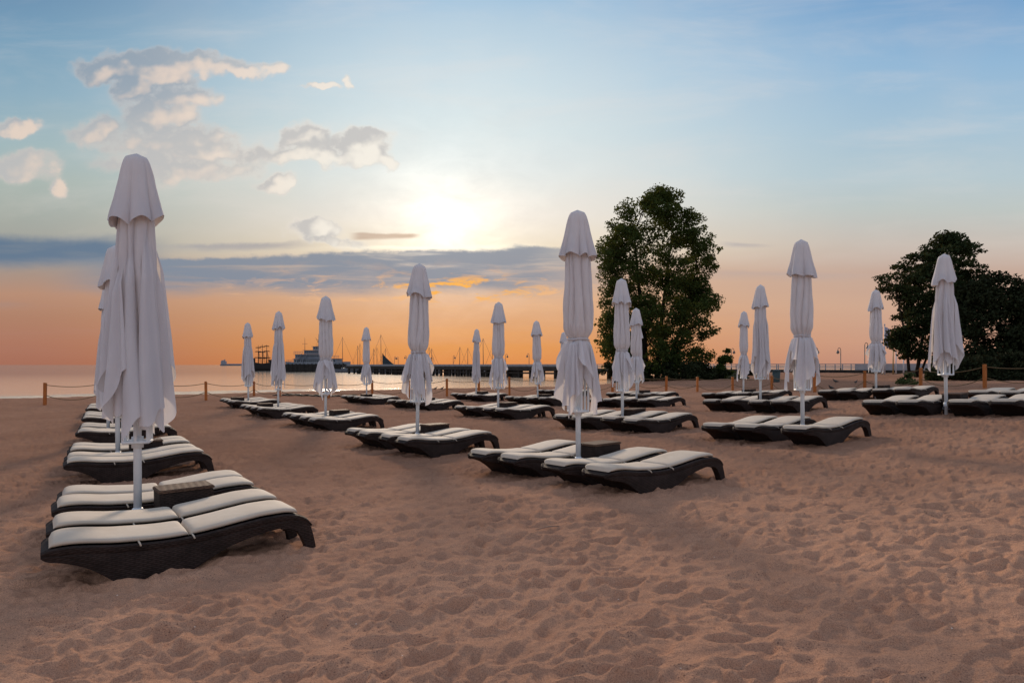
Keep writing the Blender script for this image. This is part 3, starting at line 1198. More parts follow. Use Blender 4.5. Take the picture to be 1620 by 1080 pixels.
tree('poplar_tree', 'tall broad dark green poplar in the middle distance with ragged crown', 1022, 62,
     [(299, 1038, 1052), (310, 1000, 1085), (322, 984, 1092), (345, 950, 1114), (370, 946, 1138), (395, 938, 1146), (415, 933, 1142), (440, 936, 1134), (460, 946, 1126),
      (480, 941, 1148), (505, 940, 1150), (525, 942, 1140), (548, 936, 1122), (568, 944, 1140), (585, 955, 1140)],
     560, 200, .95, .2, M['leaf'], [(0, -1.0, .34, .8), (1.0, 1.4, .30, .8), (-.9, -2.4, .24, .62), (1.6, 3.2, .22, .6)], 4, depth=.75, void=-.42)
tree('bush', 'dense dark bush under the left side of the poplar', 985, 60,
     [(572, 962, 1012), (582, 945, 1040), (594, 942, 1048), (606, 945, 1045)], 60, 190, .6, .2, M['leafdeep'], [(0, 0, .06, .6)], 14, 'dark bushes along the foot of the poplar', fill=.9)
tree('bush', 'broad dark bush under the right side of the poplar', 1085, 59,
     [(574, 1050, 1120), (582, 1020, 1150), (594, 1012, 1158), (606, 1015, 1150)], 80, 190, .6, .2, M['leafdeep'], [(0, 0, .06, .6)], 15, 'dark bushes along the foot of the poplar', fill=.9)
tree('bush', 'thin leafy bush rising at the right end of the poplar bushes', 1143, 58,
     [(552, 1147, 1154), (562, 1142, 1158), (575, 1130, 1160), (590, 1128, 1166), (598, 1130, 1168)], 34, 90, .4, .2, M['leaf'], [(0, .4, .05, .8)], 16, 'dark bushes along the foot of the poplar')
tree('bush', 'small dark rounded bush between two slim umbrellas before the pier', 1190, 62,
     [(582, 1184, 1198), (588, 1182, 1200), (598, 1182, 1200)], 14, 130, .32, .16, M['leafdeep'], [(0, 0, .04, .6)], 17)
tree('bush', 'pale grey green dune tuft right of the poplar bushes', 1170, 55,
     [(590, 1160, 1182), (597, 1152, 1192), (603, 1150, 1194)], 22, 110, .3, .14, M['dune'], [(0, 0, .03, .5)], 18)
tree('locust_tree', 'spreading dark locust tree with layered crown on a forked trunk', 1444, 50,
     [(364, 1484, 1506), (374, 1466, 1524), (390, 1462, 1548), (404, 1426, 1558), (420, 1400, 1546), (438, 1390, 1560), (455, 1392, 1566), (475, 1404, 1540), (495, 1410, 1530),
      (515, 1402, 1510), (535, 1402, 1495), (552, 1408, 1482), (566, 1424, 1470)],
     330, 130, .8, .19, M['leafdark'], [(-.2, -1.0, .13, .7), (.15, 1.8, .15, .9), (.3, 3.2, .1, .7)], 23, flat=.42, void=-.22)
tree('dark_tree', 'dark leafy tree at the right edge behind the fence post', 1580, 46,
     [(432, 1570, 1602), (446, 1535, 1622), (462, 1515, 1640), (500, 1495, 1650), (530, 1484, 1655), (560, 1480, 1650), (590, 1484, 1640), (604, 1490, 1640)],
     260, 170, .8, .2, M['leafdeep'], [(0, .3, .16, .8), (.6, -1, .12, .7)], 31)
tree('dark_tree', 'dark leafy tree cut off by the right picture edge', 1668, 45,
     [(428, 1640, 1700), (450, 1615, 1730), (490, 1605, 1745), (540, 1600, 1745), (590, 1605, 1740), (604, 1605, 1740)],
     170, 170, .85, .2, M['leafdeep'], [(0, .3, .16, .8), (.6, -1, .12, .7)], 32)
tree('bush', 'low dark hedge bush behind the rope between the two rightmost posts', 1530, 41,
     [(565, 1490, 1560), (580, 1475, 1580), (598, 1480, 1585), (606, 1482, 1585)], 70, 170, .5, .17, M['leafdeep'], [(0, 0, .04, .5)], 33, fill=.9)
tree('bush', 'low dark hedge bush behind the rope at the right picture edge', 1630, 40,
     [(560, 1590, 1670), (580, 1560, 1690), (598, 1560, 1690), (606, 1560, 1690)], 70, 170, .5, .17, M['leafdeep'], [(0, 0, .04, .5)], 34, fill=.9)
tree('bush', 'dark bush under the locust crown just right of a fence post', 1472, 40,
     [(566, 1466, 1482), (578, 1460, 1492), (592, 1462, 1496), (606, 1470, 1500)], 30, 120, .35, .16, M['leafdark'], [(0, .3, .05, .7)], 35)
tree('bush', 'small sprawling green shrub left of the post by the locust tree', 1440, 35,
     [(590, 1436, 1450), (600, 1424, 1456), (608, 1416, 1458), (613, 1414, 1456)], 22, 70, .26, .13, M['shrub'], [(0, 0, .03, .6)], 36)

# ------------------------------------------------------------------ pier
PD = np.array([1, -1.25]) / math.hypot(1, 1.25)        # along the pier, towards the shore
PN = np.array([PD[1], -PD[0]])                           # towards the camera side


def pier_at(px):
    k = (px - 810) / F
    Y = 125 / (1 + 1.25 * k)
    return np.array([k * Y, Y])


pier = thing('pier', 'long dark timber pier on piles with pale railing crossing behind the beach', 'pier', (0, 0, 0))
P0, P1 = pier_at(548), pier_at(1660)
LEN = float(np.dot(P1 - P0, PD))
ang = math.atan2(PD[1], PD[0])
DECK = -.62
PW = 7.0


def along(s, n=0.0):
    q = P0 + PD * s + (-PN if PN[1] > 0 else PN) * 0
    # n positive goes away from the camera
    back = np.array([PD[1], -PD[0]])
    if back[1] < 0:
        back = -back
    return q + back * n


def pbox(mb, s0, s1, n0, n1, z0, z1, mi=0):
    c = along((s0 + s1) / 2, (n0 + n1) / 2)
    mb.box((c[0], c[1], (z0 + z1) / 2), (s1 - s0, n1 - n0, z1 - z0), ang, mi)


mb = MB()
pbox(mb, 0, LEN, 0, PW, DECK - .12, DECK)
mb.build('deck', M['pierwood'], pier, smooth=False)
split = float(np.dot(pier_at(930) - P0, PD))
split2 = float(np.dot(pier_at(1352) - P0, PD))
mb = MB()
pbox(mb, 0, split, -.12, 0, DECK - .42, DECK + .30)
pbox(mb, split, LEN, -.12, 0, DECK - .36, DECK + .02)
mb.build('fascia_beam', M['pierwood'], pier, smooth=False)
# left part: lower service beams
mb = MB()
pbox(mb, 0, split, .3, .55, DECK - 1.05, DECK - .75)
mb.build('lower_beam', M['pierwood'], pier, smooth=False)
s = 1.0
rp = random.Random(9)
while s < LEN:
    c = along(s)
    g = max(g0(c[0], c[1]), SEA)
    b = MB()
    w = .34 if s > split else .42
    for n in (.35, PW / 2, PW - .35):
        q = along(s + rp.uniform(-.1, .1), n)
        b.box((q[0], q[1], (SEA - .8 + DECK - .14) / 2), (w, w, DECK - .14 - SEA + .8), ang)
    pbox(b, s - .2, s + .2, .1, PW - .1, DECK - .55, DECK - .14)
    if s < split and rp.random() < .75:
        pbox(b, s + .3, s + rp.uniform(1.6, 2.9), .9, 1.1, SEA - .4, DECK - .5 if rp.random() < .6 else DECK - 1.0)
    b.build('pile_bent', M['pierwood'], pier, smooth=False)
    s += 3.4 if s < split else 4.2
r = MB()
for n in (.15, PW - .15):
    s = 0
    while s < LEN:
        q = along(s, n)
        r.box((q[0], q[1], DECK + .36), (.09, .09, .74), ang)
        s += 2.0
    for z in (.72, .5, .28):
        pbox(r, 0, LEN, n - .03, n + .03, DECK + z - .04, DECK + z + .04)
r.build('railing', M['pierrail'], pier, smooth=False)
pn = MB()
pbox(pn, 0, split, .21, .25, DECK + .31, DECK + .66)
pbox(pn, split2, LEN, .06, .105, DECK + .03, DECK + .74)
pn.build('parapet', M['parapet'], pier, smooth=False)


def street_lamp(px, py, n, side, label):
    c0 = pier_at(px)
    # move back across the deck while staying on the same sight line
    back = np.array([PD[1], -PD[0]])
    if back[1] < 0:
        back = -back
    k = (px - 810) / F
    # point on the line parallel to the pier, offset n
    base = c0 + back * n
    c = base + PD * ((k * base[1] - base[0]) / (PD[0] - k * PD[1]))
    zt = (577 - py) * c[1] / F
    root = thing('street_lamp', label, 'street lamp', (c[0], c[1], DECK), 'lamps along the pier')
    h = zt - DECK
    p = MB()
    p.tube([(0, 0, -.02), (0, 0, .3), (0, 0, .32), (0, 0, h - .3)], [.09, .09, .055, .045], 8)
    arm = [(0, 0, h - .3)]
    for j in range(1, 8):
        a = math.pi * j / 7
        arm.append((side * .3 * (1 - math.cos(a)) * .5 * 1.2, 0, h - .3 + .3 * math.sin(a)))
    p.tube(arm, .035, 6)
    p.build('pole', M['lamp'], root)
    e = arm[-1]
    hd = MB()
    hd.tube([(e[0], 0, e[2] + .02), (e[0], 0, e[2] - .06), (e[0], 0, e[2] - .25), (e[0], 0, e[2] - .34)], [.04, .09, .19, .20], 10)
    hd.build('lamp_shade', M['lamp'], root)
    MB().tube([(e[0], 0, e[2] - .345), (e[0], 0, e[2] - .42), (e[0], 0, e[2] - .47)], [.13, .11, .03], 10).build('lamp_globe', M['glass'], root)


for i, (px, py, n, sd_, lab) in enumerate([
        (1368, 542, 1, 1, 'curved lamp post on the pier left of the flagpoles'),
        (1330, 550, 5.5, -1, 'curved lamp post on the pier in open sky left of two others'),
        (1289, 550, 1, 1, 'lamp post on the pier peeking out beside the tall tied umbrella'),
        (1157, 551, 1, 1, 'lamp post on the pier just right of the poplar'),
        (837, 559, 1, -1, 'lamp post on the pier left of the pinched umbrella'),
        (800, 560, 5.5, 1, 'lamp post on the pier right of the slim tied umbrella'),
        (717, 562, 1, 1, 'lamp post on the pier between two masts left of the smallest umbrella'),
        (685, 563, 5.5, -1, 'lamp post on the pier just right of the umbrella under the orange cloud'),
        (643, 562.5, 1, -1, 'lamp post on the pier touching the umbrella under the orange cloud'),
        (630, 564, 5.5, -1, 'lamp post of a pair on the pier, right one'),
        (624, 563.5, 1, 1, 'lamp post of a pair on the pier, left one'),
        (1041, 553, 1, 1, 'lamp post on the pier behind the poplar')]):
    if px != 1041:
        street_lamp(px, py, n, sd_, lab)


# ------------------------------------------------------------------ ships
def hull_mesh(L, Wd, h, sheer=.3, bow=.25, keel=.5, stern=.75):
    """bow towards -x"""
    n = 15
    out = []
    for i in range(n):
        u = i / (n - 1)
        x = -L / 2 + L * u
        w = Wd / 2 * min(1, (u / bow) ** .6 if u < bow else 1) * (1 if u < .85 else 1 - (1 - stern) * (u - .85) / .15)
        w = max(w, .02)
        zt = h + sheer * ((2 * u - 1) ** 2)
        xs = -bow * L * .25 * max(0, 1 - u / bow) if u < bow else 0
        out.append([(x + xs, -w, zt), (x + xs * .6, -w * .9, h * .45), (x, -w * .55, -keel * .6), (x, 0, -keel), (x, w * .55, -keel * .6), (x + xs * .6, w * .9, h * .45), (x + xs, w, zt)])
    P = np.array(out)
    m = MB()
    m.grid(P[:, ::-1])
    k = 7
    m.add(P[-1], [tuple(range(k))])
    m.add(P[0], [tuple(range(k))[::-1]])
    # deck
    vs, fs = [], []
    for i in range(n):
        vs += [tuple(P[i, 0] - np.array([0, -.02, .08])), tuple(P[i, 6] - np.array([0, .02, .08]))]
    fs = [(2 * i, 2 * i + 2, 2 * i + 3, 2 * i + 1) for i in range(n - 1)]
    m.add(vs, fs)
    return m


def at(px, Y, z=SEA):
    return ((px - 810) * Y / F, Y, z)


# pirate-style sailing ship
Yg = 262
gl = thing('sailing_ship', 'dark three masted pirate style sailing ship with bare yards', 'sailing ship', at(415, Yg), rot=(0, 0, .5))
q = Yg / F
hull_mesh(42 * q, 3.4, 3.0, 1.5, .3, .6, .9).build('hull', M['timber'], gl)
m = MB()
m.box((-15 * q, 0, 4.2), (8 * q, 2.6, 1.6))
m.box((-17.5 * q, 0, 5.3), (4 * q, 2.2, .9))
m.box((14 * q, 0, 4.0), (9 * q, 2.6, 1.0))
m.build('castle', M['timber'], gl, smooth=False)
MB().tube([(20 * q, 0, 3.8), (29 * q, 0, 5.6)], [.16, .07], 6).build('bowsprit', M['timber'], gl)
for mx, mh, yards in ((-6 * q, 10.2, (5.2, 7.6, 9.2)), (0 * q, 10.6, (5.0, 7.4, 9.6)), (6.5 * q, 10.5, (5.2, 7.8, 9.8))):
    t = MB()
    t.tube([(mx, 0, 2), (mx, 0, mh)], [.2, .07], 6)
    m_ = t.build('mast', M['timber'], gl)
    y_ = MB()
    for k_, z in enumerate(yards):
        wv = 1.9 - .35 * k_
        y_.tube([(mx - wv * .9, -wv * .5, z), (mx + wv * .9, wv * .5, z)], .10, 6)
        y_.tube([(mx - wv * .7, -wv * .4, z + .14), (mx + wv * .7, wv * .4, z + .14)], .13, 6)
    y_.build('yard', M['timber'], m_)
    st = MB()
    for sx in (-1, 1):
        for o_ in (1.0, 1.6, 2.2):
            st.tube([(mx, 0, mh * .8), (mx + o_ * .6, sx * 1.5, 3.2)], .03, 4)
    st.build('rigging', M['timber'], m_)

# white excursion ship
Ys = 242
fs_ = thing('passenger_ship', 'white passenger ship with tiered decks and two tall masts behind the pier head', 'ship', at(503, Ys), rot=(0, 0, -.15))
q = Ys / F
hull_mesh(100 * q, 5.5, 3.0, .6, .22, .6, .9).build('hull', M['shipwhite'], fs_)


def deckhouse(x0, x1, z0, z1, w, name='deckhouse'):
    m = MB()
    m.box(((x0 + x1) / 2 * q, 0, (z0 + z1) / 2), ((x1 - x0) * q, w, z1 - z0))
    m.box(((x0 + x1) / 2 * q, 0, z1 + .05), ((x1 - x0 + 4) * q, w + .5, .12))
    o = m.build(name, M['shipwhite'], fs_, smooth=False)
    wn = MB()
    x = x0 + 2.0
    while x < x1 - 2.5:
        wn.box(((x + 1) * q, -w / 2 - .012, z0 + (z1 - z0) * .55), (2.0 * q, .03, (z1 - z0) * .42))
        x += 3.4
    wn.build('window', M['window'], o, smooth=False)
    return o


deckhouse(-36, 36, 2.9, 4.6, 4.6)
deckhouse(-34, 18, 4.75, 6.2, 4.2)
deckhouse(-20, 10, 6.4, 7.7, 3.4)
deckhouse(-6, 6, 7.9, 9.1, 2.6, 'bridge')
rl = MB()
for z0, x0, x1, w in ((6.35, -36, -20, 4.4), (4.75, 18, 40, 4.8), (3.2, -48, -36, 4.4)):
    for z in (.35, .7, 1.0):
        rl.tube([(x0 * q, -w / 2, z0 + z), (x1 * q, -w / 2, z0 + z)], .04, 4)
    x = x0
    while x <= x1:
        rl.tube([(x * q, -w / 2, z0), (x * q, -w / 2, z0 + 1)], .04, 4)
        x += 3
rl.build('railing', M['shipwhite'], fs_)
stz = MB()
for xa, za, xb, zb in ((-30, 2.8, -22, 6.2), (-20, 2.8, -13, 6.2), (-10, .8, -3, 3)):
    for o_ in (0, .5):
        stz.tube([(xa * q, -2.5, za + o_), (xb * q, -2.5, zb + o_)], .08, 4)
stz.build('stair', M['shipwhite'], fs_)
for mx, top, cross in ((-22, 13.3, (10.2,)), (1, 14.2, (10.0, 11.6, 9.4))):
    m = MB()
    zt = (577 - (534 if mx < 0 else 528)) * q - SEA
    m.tube([(mx * q, 0, 6.2), (mx * q, 0, zt)], [.13, .05], 6)
    for c in cross:
        m.tube([((mx - 4.5) * q, 0, c), ((mx + 4.5) * q, 0, c)], .05, 4)
    if mx > 0:
        m.box((mx * q, 0, 10.9), (3.6 * q, .5, .3))
        m.tube([((mx - 5) * q, 0, 12.4), (mx * q, 0, 11.0)], .05, 4)
    m.build('mast', M['mast'], fs_)

# timber head of the pier below the ship
hd = thing('jetty', 'low dark jetty head at the left end of the pier', 'jetty', at(500, 222, SEA))
q = 222 / F
m = MB()
m.box((0, 0, 1.0), (98 * q, 4, 3.2))
m.build('wall', M['pierwood'], hd, smooth=False)
m = MB()
for i in range(16):
    m.box(((-47 + i * 6.2) * q, -2.12, 1.1), (.35, .25, 3.5))
m.build('fender', M['pierwood'], hd, smooth=False)
m = MB()
for z in (2.9, 3.25):
    m.tube([(-48 * q, -1.9, z), (48 * q, -1.9, z)], .04, 4)
for i in range(25):
    m.tube([((-48 + i * 4) * q, -1.9, 2.55), ((-48 + i * 4) * q, -1.9, 3.27)], .045, 4)
m.build('railing', M['pierrail'], hd)
rot_ = ang

# cargo ship on the horizon
Yc = 1900
cg = thing('cargo_ship', 'faint haze tinted cargo ship on the horizon left of the pirate ship', 'cargo ship', at(371, Yc))
q = Yc / F
hull_mesh(44 * q, 14, 3.4, .6, .12, 1.5, .9).build('hull', M['cargo'], cg)
m = MB()
m.box((-17 * q, 0, 8), (7 * q, 10, 10))
m.box((-17.5 * q, 0, 14), (4.5 * q, 8, 4))
m.box((-15.5 * q, 0, 17), (1.2 * q, 2, 3))
m.build('superstructure', M['cargo'], cg, smooth=False)
m = MB()
m.box((3 * q, 0, 4.4), (30 * q, 10, 2.4))
m.build('hatch', M['cargo'], cg, smooth=False)


# yachts moored beyond the pier
def yacht(px, py, off, label, sail=False, hw=1.0):
    c = pier_at(px)
    Yv = c[1] + off
    x, y, z = at(px, Yv)
    H = (577 - py) * Yv / F - SEA
    root = thing('sailboat', label, 'sailboat', (x, y, z), 'sailboats moored beyond the pier', rot=(0, 0, random.uniform(-.6, .6)))
    L = H * .72
    hull_mesh(L, L * .3, 1.0, .25, .35, .4, .7).build('hull', M['boat'], root)
    m = MB()
    m.box((L * .1, 0, 1.25), (L * .34, L * .16, .5), bevel=.1)
    m.build('cabin', M['boat'], root, smooth=False)
    m = MB()
    lean = random.uniform(-.012, .02) * H
    m.tube([(-.02 * L, 0, .9), (-.02 * L + lean, 0, H)], [.10 * hw, .055 * hw], 6)
    m.build('mast', M['mast'], root)
    m = MB()
    m.tube([(-.02 * L, 0, 2.0), (L * .38, 0, 2.05)], .08, 6)
    m.build('boom', M['mast'], root)
    m = MB()
    m.tube([(-.02 * L + lean, 0, H * .97), (-L * .52, 0, 1.25)], .03, 4)
    m.tube([(-.02 * L + lean, 0, H), (L * .5, 0, 1.1)], .025, 4)
    m.build('stay', M['mast'], root)
    if sail:
        s_ = MB()
        n = 10
        rows_ = []
        for i in range(n + 1):
            u = i / n
            zz = 1.9 + (H * .52 - 1.9) * u
            wv = L * .50 * (1 - u) ** 1.25 + .05
            rows_.append([(.02 * L + wv * k_ / 5, .12 * math.sin(math.pi * k_ / 5), zz) for k_ in range(6)])
        s_.grid(np.array(rows_))
        s_.build('sail', M['sail'], root)
        root.rotation_euler = (0, 0, .1)


for px, py, off, lab, *sl in [
        (543, 533, 22, 'yacht with a tall leaning mast just right of the white ship'),
        (566.5, 546.5, 26, 'yacht with bare mast just left of the small tied umbrella'),
        (570, 543.5, 34, 'yacht mast touching the left edge of the small tied umbrella'),
        (592, 551, 30, 'yacht with short mast right of the small tied umbrella'),
        (597, 549.5, 40, 'yacht with short mast just left of the dark teal sail'),
        (604, 529, 24, 'yacht with the tallest mast and a dark teal sail half raised', True),
        (610, 551, 36, 'yacht with short mast just right of the dark teal sail'),
        (679.5, 549, 24, 'left yacht mast of a close pair right of the orange cloud umbrella'),
        (683.5, 551, 34, 'right yacht mast of a close pair right of the orange cloud umbrella'),
        (727.5, 548.5, 24, 'yacht with bare mast left of the smallest slim umbrella'),
        (740.5, 550, 32, 'yacht mast touching the left edge of the smallest slim umbrella'),
        (765.5, 535, 26, 'yacht with tall mast between the smallest umbrella and its taller neighbour'),
        (779.5, 548, 30, 'yacht mast at the left edge of the slim umbrella with pointed flap')]:
    yacht(px, py, off, lab, bool(sl))


# ------------------------------------------------------------------ flagpoles, bin, birds, bits on the sand
def flagpole(px, top, label, mt, flag=False, Yd=64):
    X, _, _ = at(px, Yd)
    zg = g0(X, Yd)
    root = thing('flagpole', label, 'flagpole', (X, Yd, zg), 'flagpoles near the pier')
    h = (577 - top) * Yd / F - zg
    m = MB()
    m.tube([(0, 0, -.3), (0, 0, h)], [.07, .045], 8)
    m.tube([(0, 0, h), (0, 0, h + .06), (0, 0, h + .12)], [.07, .08, .02], 8)
    m.build('pole', mt, root)
    if flag:
        rows_ = []
        for i in range(12):
            u = i / 11
            rows_.append([(.05 + (.45 - .1 * u) * k_ / 7, .09 * math.sin(k_ * 1.5 + u * 2), h - .15 - 1.9 * u - .25 * (k_ / 7)) for k_ in range(8)])
        MB().grid(np.array(rows_)).build('flag', M['flag'], root)


flagpole(1395.5, 519, 'white flagpole at the right edge of the umbrella, left of the flag', M['flagpole'])
flagpole(1399.5, 514, 'white flagpole with a drooping pale flag', M['flagpole'], True)
flagpole(1413, 551, 'short ochre pole right of the flag', M['yellowpole'])
flagpole(1417.5, 556, 'short thin white pole beside the ochre pole', M['flagpole'], Yd=66)
flagpole(1429.5, 562, 'short white pole left of the locust trunk', M['flagpole'], Yd=60)

x, y, z = ray_ground(1228, 604)
bn = thing('litter_bin', 'small dark litter bin on the sand behind the fence', 'litter bin', (x, y, z))
MB().tube([(0, 0, -.05), (0, 0, 0), (0, 0, .75)], [.24, .24, .28], 12).build('body', M['bin'], bn)
MB().tube([(0, 0, .76), (0, 0, .8), (0, 0, .88)], [.3, .3, .1], 12).build('lid', M['bin'], bn)


def bird(px, py, label, sz, yaw):
    x, y, z = ray_ground(px, py)
    root = thing('bird', label, 'bird', (x, y, z), 'dark birds on the sand')
    root.rotation_euler = (0, 0, yaw)
    root.scale = (sz, sz, sz)
    m = MB()
    m.tube([(-.26, 0, .17), (-.17, 0, .18), (-.08, 0, .19), (.02, 0, .21), (.09, 0, .25), (.13, 0, .31), (.155, 0, .345), (.19, 0, .35), (.215, 0, .345)],
           [.012, .03, .075, .085, .065, .038, .04, .032, .008], 10)
    m.build('body', M['bird'], root)
    MB().tube([(.21, 0, .345), (.26, 0, .335)], [.012, .003], 6).build('beak', M['beak'], root)
    for s in (-1, 1):
        MB().tube([(0, s * .035, .14), (.01, s * .035, .0)], .008, 5).build('leg', M['beak'], root)


bird(1322, 607, 'dark bird on the sand behind the fence, leftmost of two', .8, 2.6)
bird(1354, 607.5, 'dark bird on the sand behind the fence, nearer the flagpoles', .65, .4)
bird(1315, 618, 'dark bird low on the sand just beyond the loungers by the fence', .75, 3.4)
bird(688.5, 617.5, 'dark bird by the waterline, left one of a pair', .7, .2)
bird(699, 617.5, 'dark bird by the waterline, right one of a pair', .7, .5)

for px, py, L, lab in ((500, 626.5, 2.6, 'dark seaweed streak on the sand behind the fence left of the small tied umbrella'), (424, 620, 2.2, 'dark seaweed streak at the waterline between the two loose umbrellas')):
    x, y, z = ray_ground(px, py)
    m = MB()
    for i in range(40):
        a, b = random.gauss(0, L * .3), random.gauss(0, .22)
        zz = gz(x + a, y + b)
        th_ = random.uniform(-.5, .5)
        m.tube([(a - .3 * math.cos(th_), b - .3 * math.sin(th_), zz - z + .01), (a, b, zz - z + .06), (a + .3 * math.cos(th_), b + .3 * math.sin(th_), zz - z + .01)], [.02, .05, .02], 5)
    o = m.build('seaweed', M['seaweed'], None, loc=(x, y, z))
    tag(o, lab, 'seaweed')
for px, py, L, th_, lab in ((868, 838, .13, .5, 'thin pale twig on the open sand right of centre'),):
    x, y, z = ray_ground(px, py)
    z = gz(x, y) + .008
    m = MB()
    m.tube([(-L * math.cos(th_), -L * math.sin(th_), .0), (0, 0, .012), (L * math.cos(th_), L * math.sin(th_), .002)], [.003, .006, .003], 6)
    m.tube([(0, 0, .012), (L * .4 * math.cos(th_ + .7), L * .4 * math.sin(th_ + .7), .006)], [.004, .002], 5)
    o = m.build('twig', M['twig'], None, loc=(x, y, z))
    tag(o, lab, 'twig')

# ------------------------------------------------------------------ sky
SUN_AZ = math.radians(-11)
SUN_EL = math.radians(20)
w = bpy.data.worlds.new('World')
S.world = w
w.use_nodes = True
t = NT(w.node_tree)
for nd in list(w.node_tree.nodes):
    w.node_tree.nodes.remove(nd)
dirv = t.v('NORMALIZE', t.n('ShaderNodeTexCoord').outputs['Generated'])
sp = t.n('ShaderNodeSeparateXYZ')
t.put(sp.inputs[0], dirv)
dx, dy, dz = sp.outputs
dyc = t.m('MAXIMUM', dy, .12)
# position on the sky dome, measured on the plane facing the sun side, in thousandths
px_ = t.m('ADD', t.m('MULTIPLY', t.m('DIVIDE', dx, dyc), F), 810)
py_ = t.m('SUBTRACT', 577, t.m('MULTIPLY', t.m('DIVIDE', t.m('MAXIMUM', dz, 0), dyc), F))
vt = t.m('DIVIDE', t.m('SUBTRACT', 577, py_), 800, clamp=True)


def stops(lst):
    return [((577 - p) / 800, lin(*c)) for p, c in sorted(lst, reverse=True)]


cl = t.ramp(vt, stops([(577, (166, 110, 90)), (540, (173, 120, 98)), (500, (176, 130, 106)), (465, (184, 142, 118)), (430, (166, 146, 134)), (400, (164, 160, 152)), (340, (166, 172, 164)), (290, (170, 182, 176)), (230, (162, 184, 188)), (150, (142, 174, 192)), (60, (122, 160, 186)), (0, (112, 148, 178)), (-223, (80, 122, 165))]))
cc = t.ramp(vt, stops([(577, (222, 138, 70)), (550, (226, 150, 78)), (510, (226, 165, 110)), (470, (222, 176, 138)), (430, (222, 186, 156)), (395, (240, 222, 194)), (340, (238, 230, 218)), (270, (228, 232, 229)), (200, (216, 228, 230)), (120, (204, 221, 229)), (40, (187, 209, 224)), (0, (170, 199, 222)), (-223, (118, 162, 206))]))
cr = t.ramp(vt, stops([(577, (190, 140, 120)), (540, (203, 155, 130)), (485, (206, 168, 144)), (430, (196, 168, 152)), (385, (199, 188, 178)), (330, (190, 198, 195)), (280, (180, 200, 208)), (200, (168, 195, 213)), (100, (148, 184, 214)), (0, (122, 164, 204)), (-223, (88, 136, 186))]))
base = t.mix(t.ss(px_, 0, 720), cl, t.mix(t.ss(px_, 740, 1440), cc, cr))
pv = t.xyz(t.m('DIVIDE', px_, 100), t.m('DIVIDE', py_, 100))
# thin high streaks
pvs = t.xyz(t.m('ADD', t.m('DIVIDE', px_, 520), t.m('DIVIDE', py_, 700)), t.m('DIVIDE', py_, 110))
ci = t.ss(t.noise(pvs, 1.5, 6, .6, .4), .42, .75, 0, .22)
base = t.mix(t.m('MULTIPLY', ci, t.ss(py_, 470, 330)), base, lin(238, 226, 218))
# slow colour patches
pt = t.ss(t.noise(pv, .55, 3, .5), .3, .7, -.5, .5)
base = t.mix(t.m('MULTIPLY', t.m('ABSOLUTE', pt), t.ss(py_, 430, 300, 0, .07)), base, t.mix(t.m('GREATER_THAN', pt, 0), lin(120, 165, 200), lin(245, 215, 195)))
# warm streaks low down
pvl = t.xyz(t.m('DIVIDE', px_, 330), t.m('DIVIDE', py_, 26))
lo = t.m('MULTIPLY', t.ss(t.noise(pvl, 1.0, 5, .55), .45, .7, 0, .10), t.m('MULTIPLY', t.ss(py_, 440, 480), t.ss(py_, 575, 530)))
base = t.mix(lo, base, lin(182, 140, 132))
# sun glow
r_ = t.v('LENGTH', t.v('MULTIPLY', t.xyz(t.m('SUBTRACT', px_, 706), t.m('SUBTRACT', py_, 360)), (.9, 1, 1)))


def gauss(x, s):
    return t.m('POWER', math.e, t.m('MULTIPLY', t.m('POWER', t.m('DIVIDE', x, s), 2), -1))


gn = t.m('MAXIMUM', t.m('ADD', -.15, t.m('MULTIPLY', t.noise(t.xyz(t.m('DIVIDE', px_, 90), t.m('DIVIDE', py_, 42)), 1.0, 6, .62, .4), 2.3)), .2)
glow = t.m('ADD', t.m('MULTIPLY', gauss(r_, 34), .16), t.m('MULTIPLY', gn, t.m('ADD', t.m('MULTIPLY', gauss(r_, 78), .30), t.m('MULTIPLY', gauss(r_, 175), .12))))
base = t.mix(1.0, base, t.mix(1, lin(255, 246, 228), t.xyz(glow, glow, glow), 'MULTIPLY'), 'ADD')

# cumulus
BL = [(280, 262, 150, 26, .7), (300, 150, 60, 24, .75), (330, 235, 90, 24, .85), (455, 250, 60, 18, .7), (175, 108, 66, 26, .9), (250, 112, 70, 30, 1.0), (215, 140, 50, 40, .8), (330, 100, 62, 20, .8), (400, 108, 50, 16, .7), (440, 108, 30, 14, .55), (255, 185, 62, 40, .85), (150, 212, 55, 30, .8), (205, 232, 60, 24, .7),
      (290, 222, 80, 26, .85), (350, 212, 46, 20, .6), (395, 240, 60, 16, .55), (480, 226, 46, 26, .85), (515, 250, 50, 18, .7), (575, 236, 56, 30, 1.05), (620, 258, 30, 16, .6), (20, 202, 42, 14, .8), (40, 262, 66, 30, .8), (88, 300, 22, 24, .6), (424, 292, 34, 18, .75), (500, 134, 30, 7, .75), (543, 130, 14, 10, .7),
      (495, 362, 46, 22, .8), (525, 380, 60, 14, .6), (255, 272, 40, 40, .5)]
wn1 = t.v('SUBTRACT', t.noise(pv, .9, 2, .5, 0, 1), (.5, .5, .5))
wn2 = t.v('SUBTRACT', t.noise(pv, 2.6, 3, .55, 0, 1), (.5, .5, .5))
warp = t.v('ADD', t.v('MULTIPLY', wn1, (.85, .5, 0)), t.v('MULTIPLY', wn2, (.5, .36, 0)))


def cloud_mass(p):
    q = t.v('ADD', p, warp)
    den = None
    for cx, cy, rx, ry, am in BL:
        d_ = t.v('MULTIPLY', t.v('SUBTRACT', q, (cx / 100, cy / 100, 0)), (100 / rx, 100 / ry, 0))
        g_ = t.m('MULTIPLY', t.m('POWER', math.e, t.m('MULTIPLY', t.v('DOT_PRODUCT', d_, d_), -1)), am)
        den = g_ if den is None else t.m('SMOOTH_MAX', den, g_, .25)
    return den


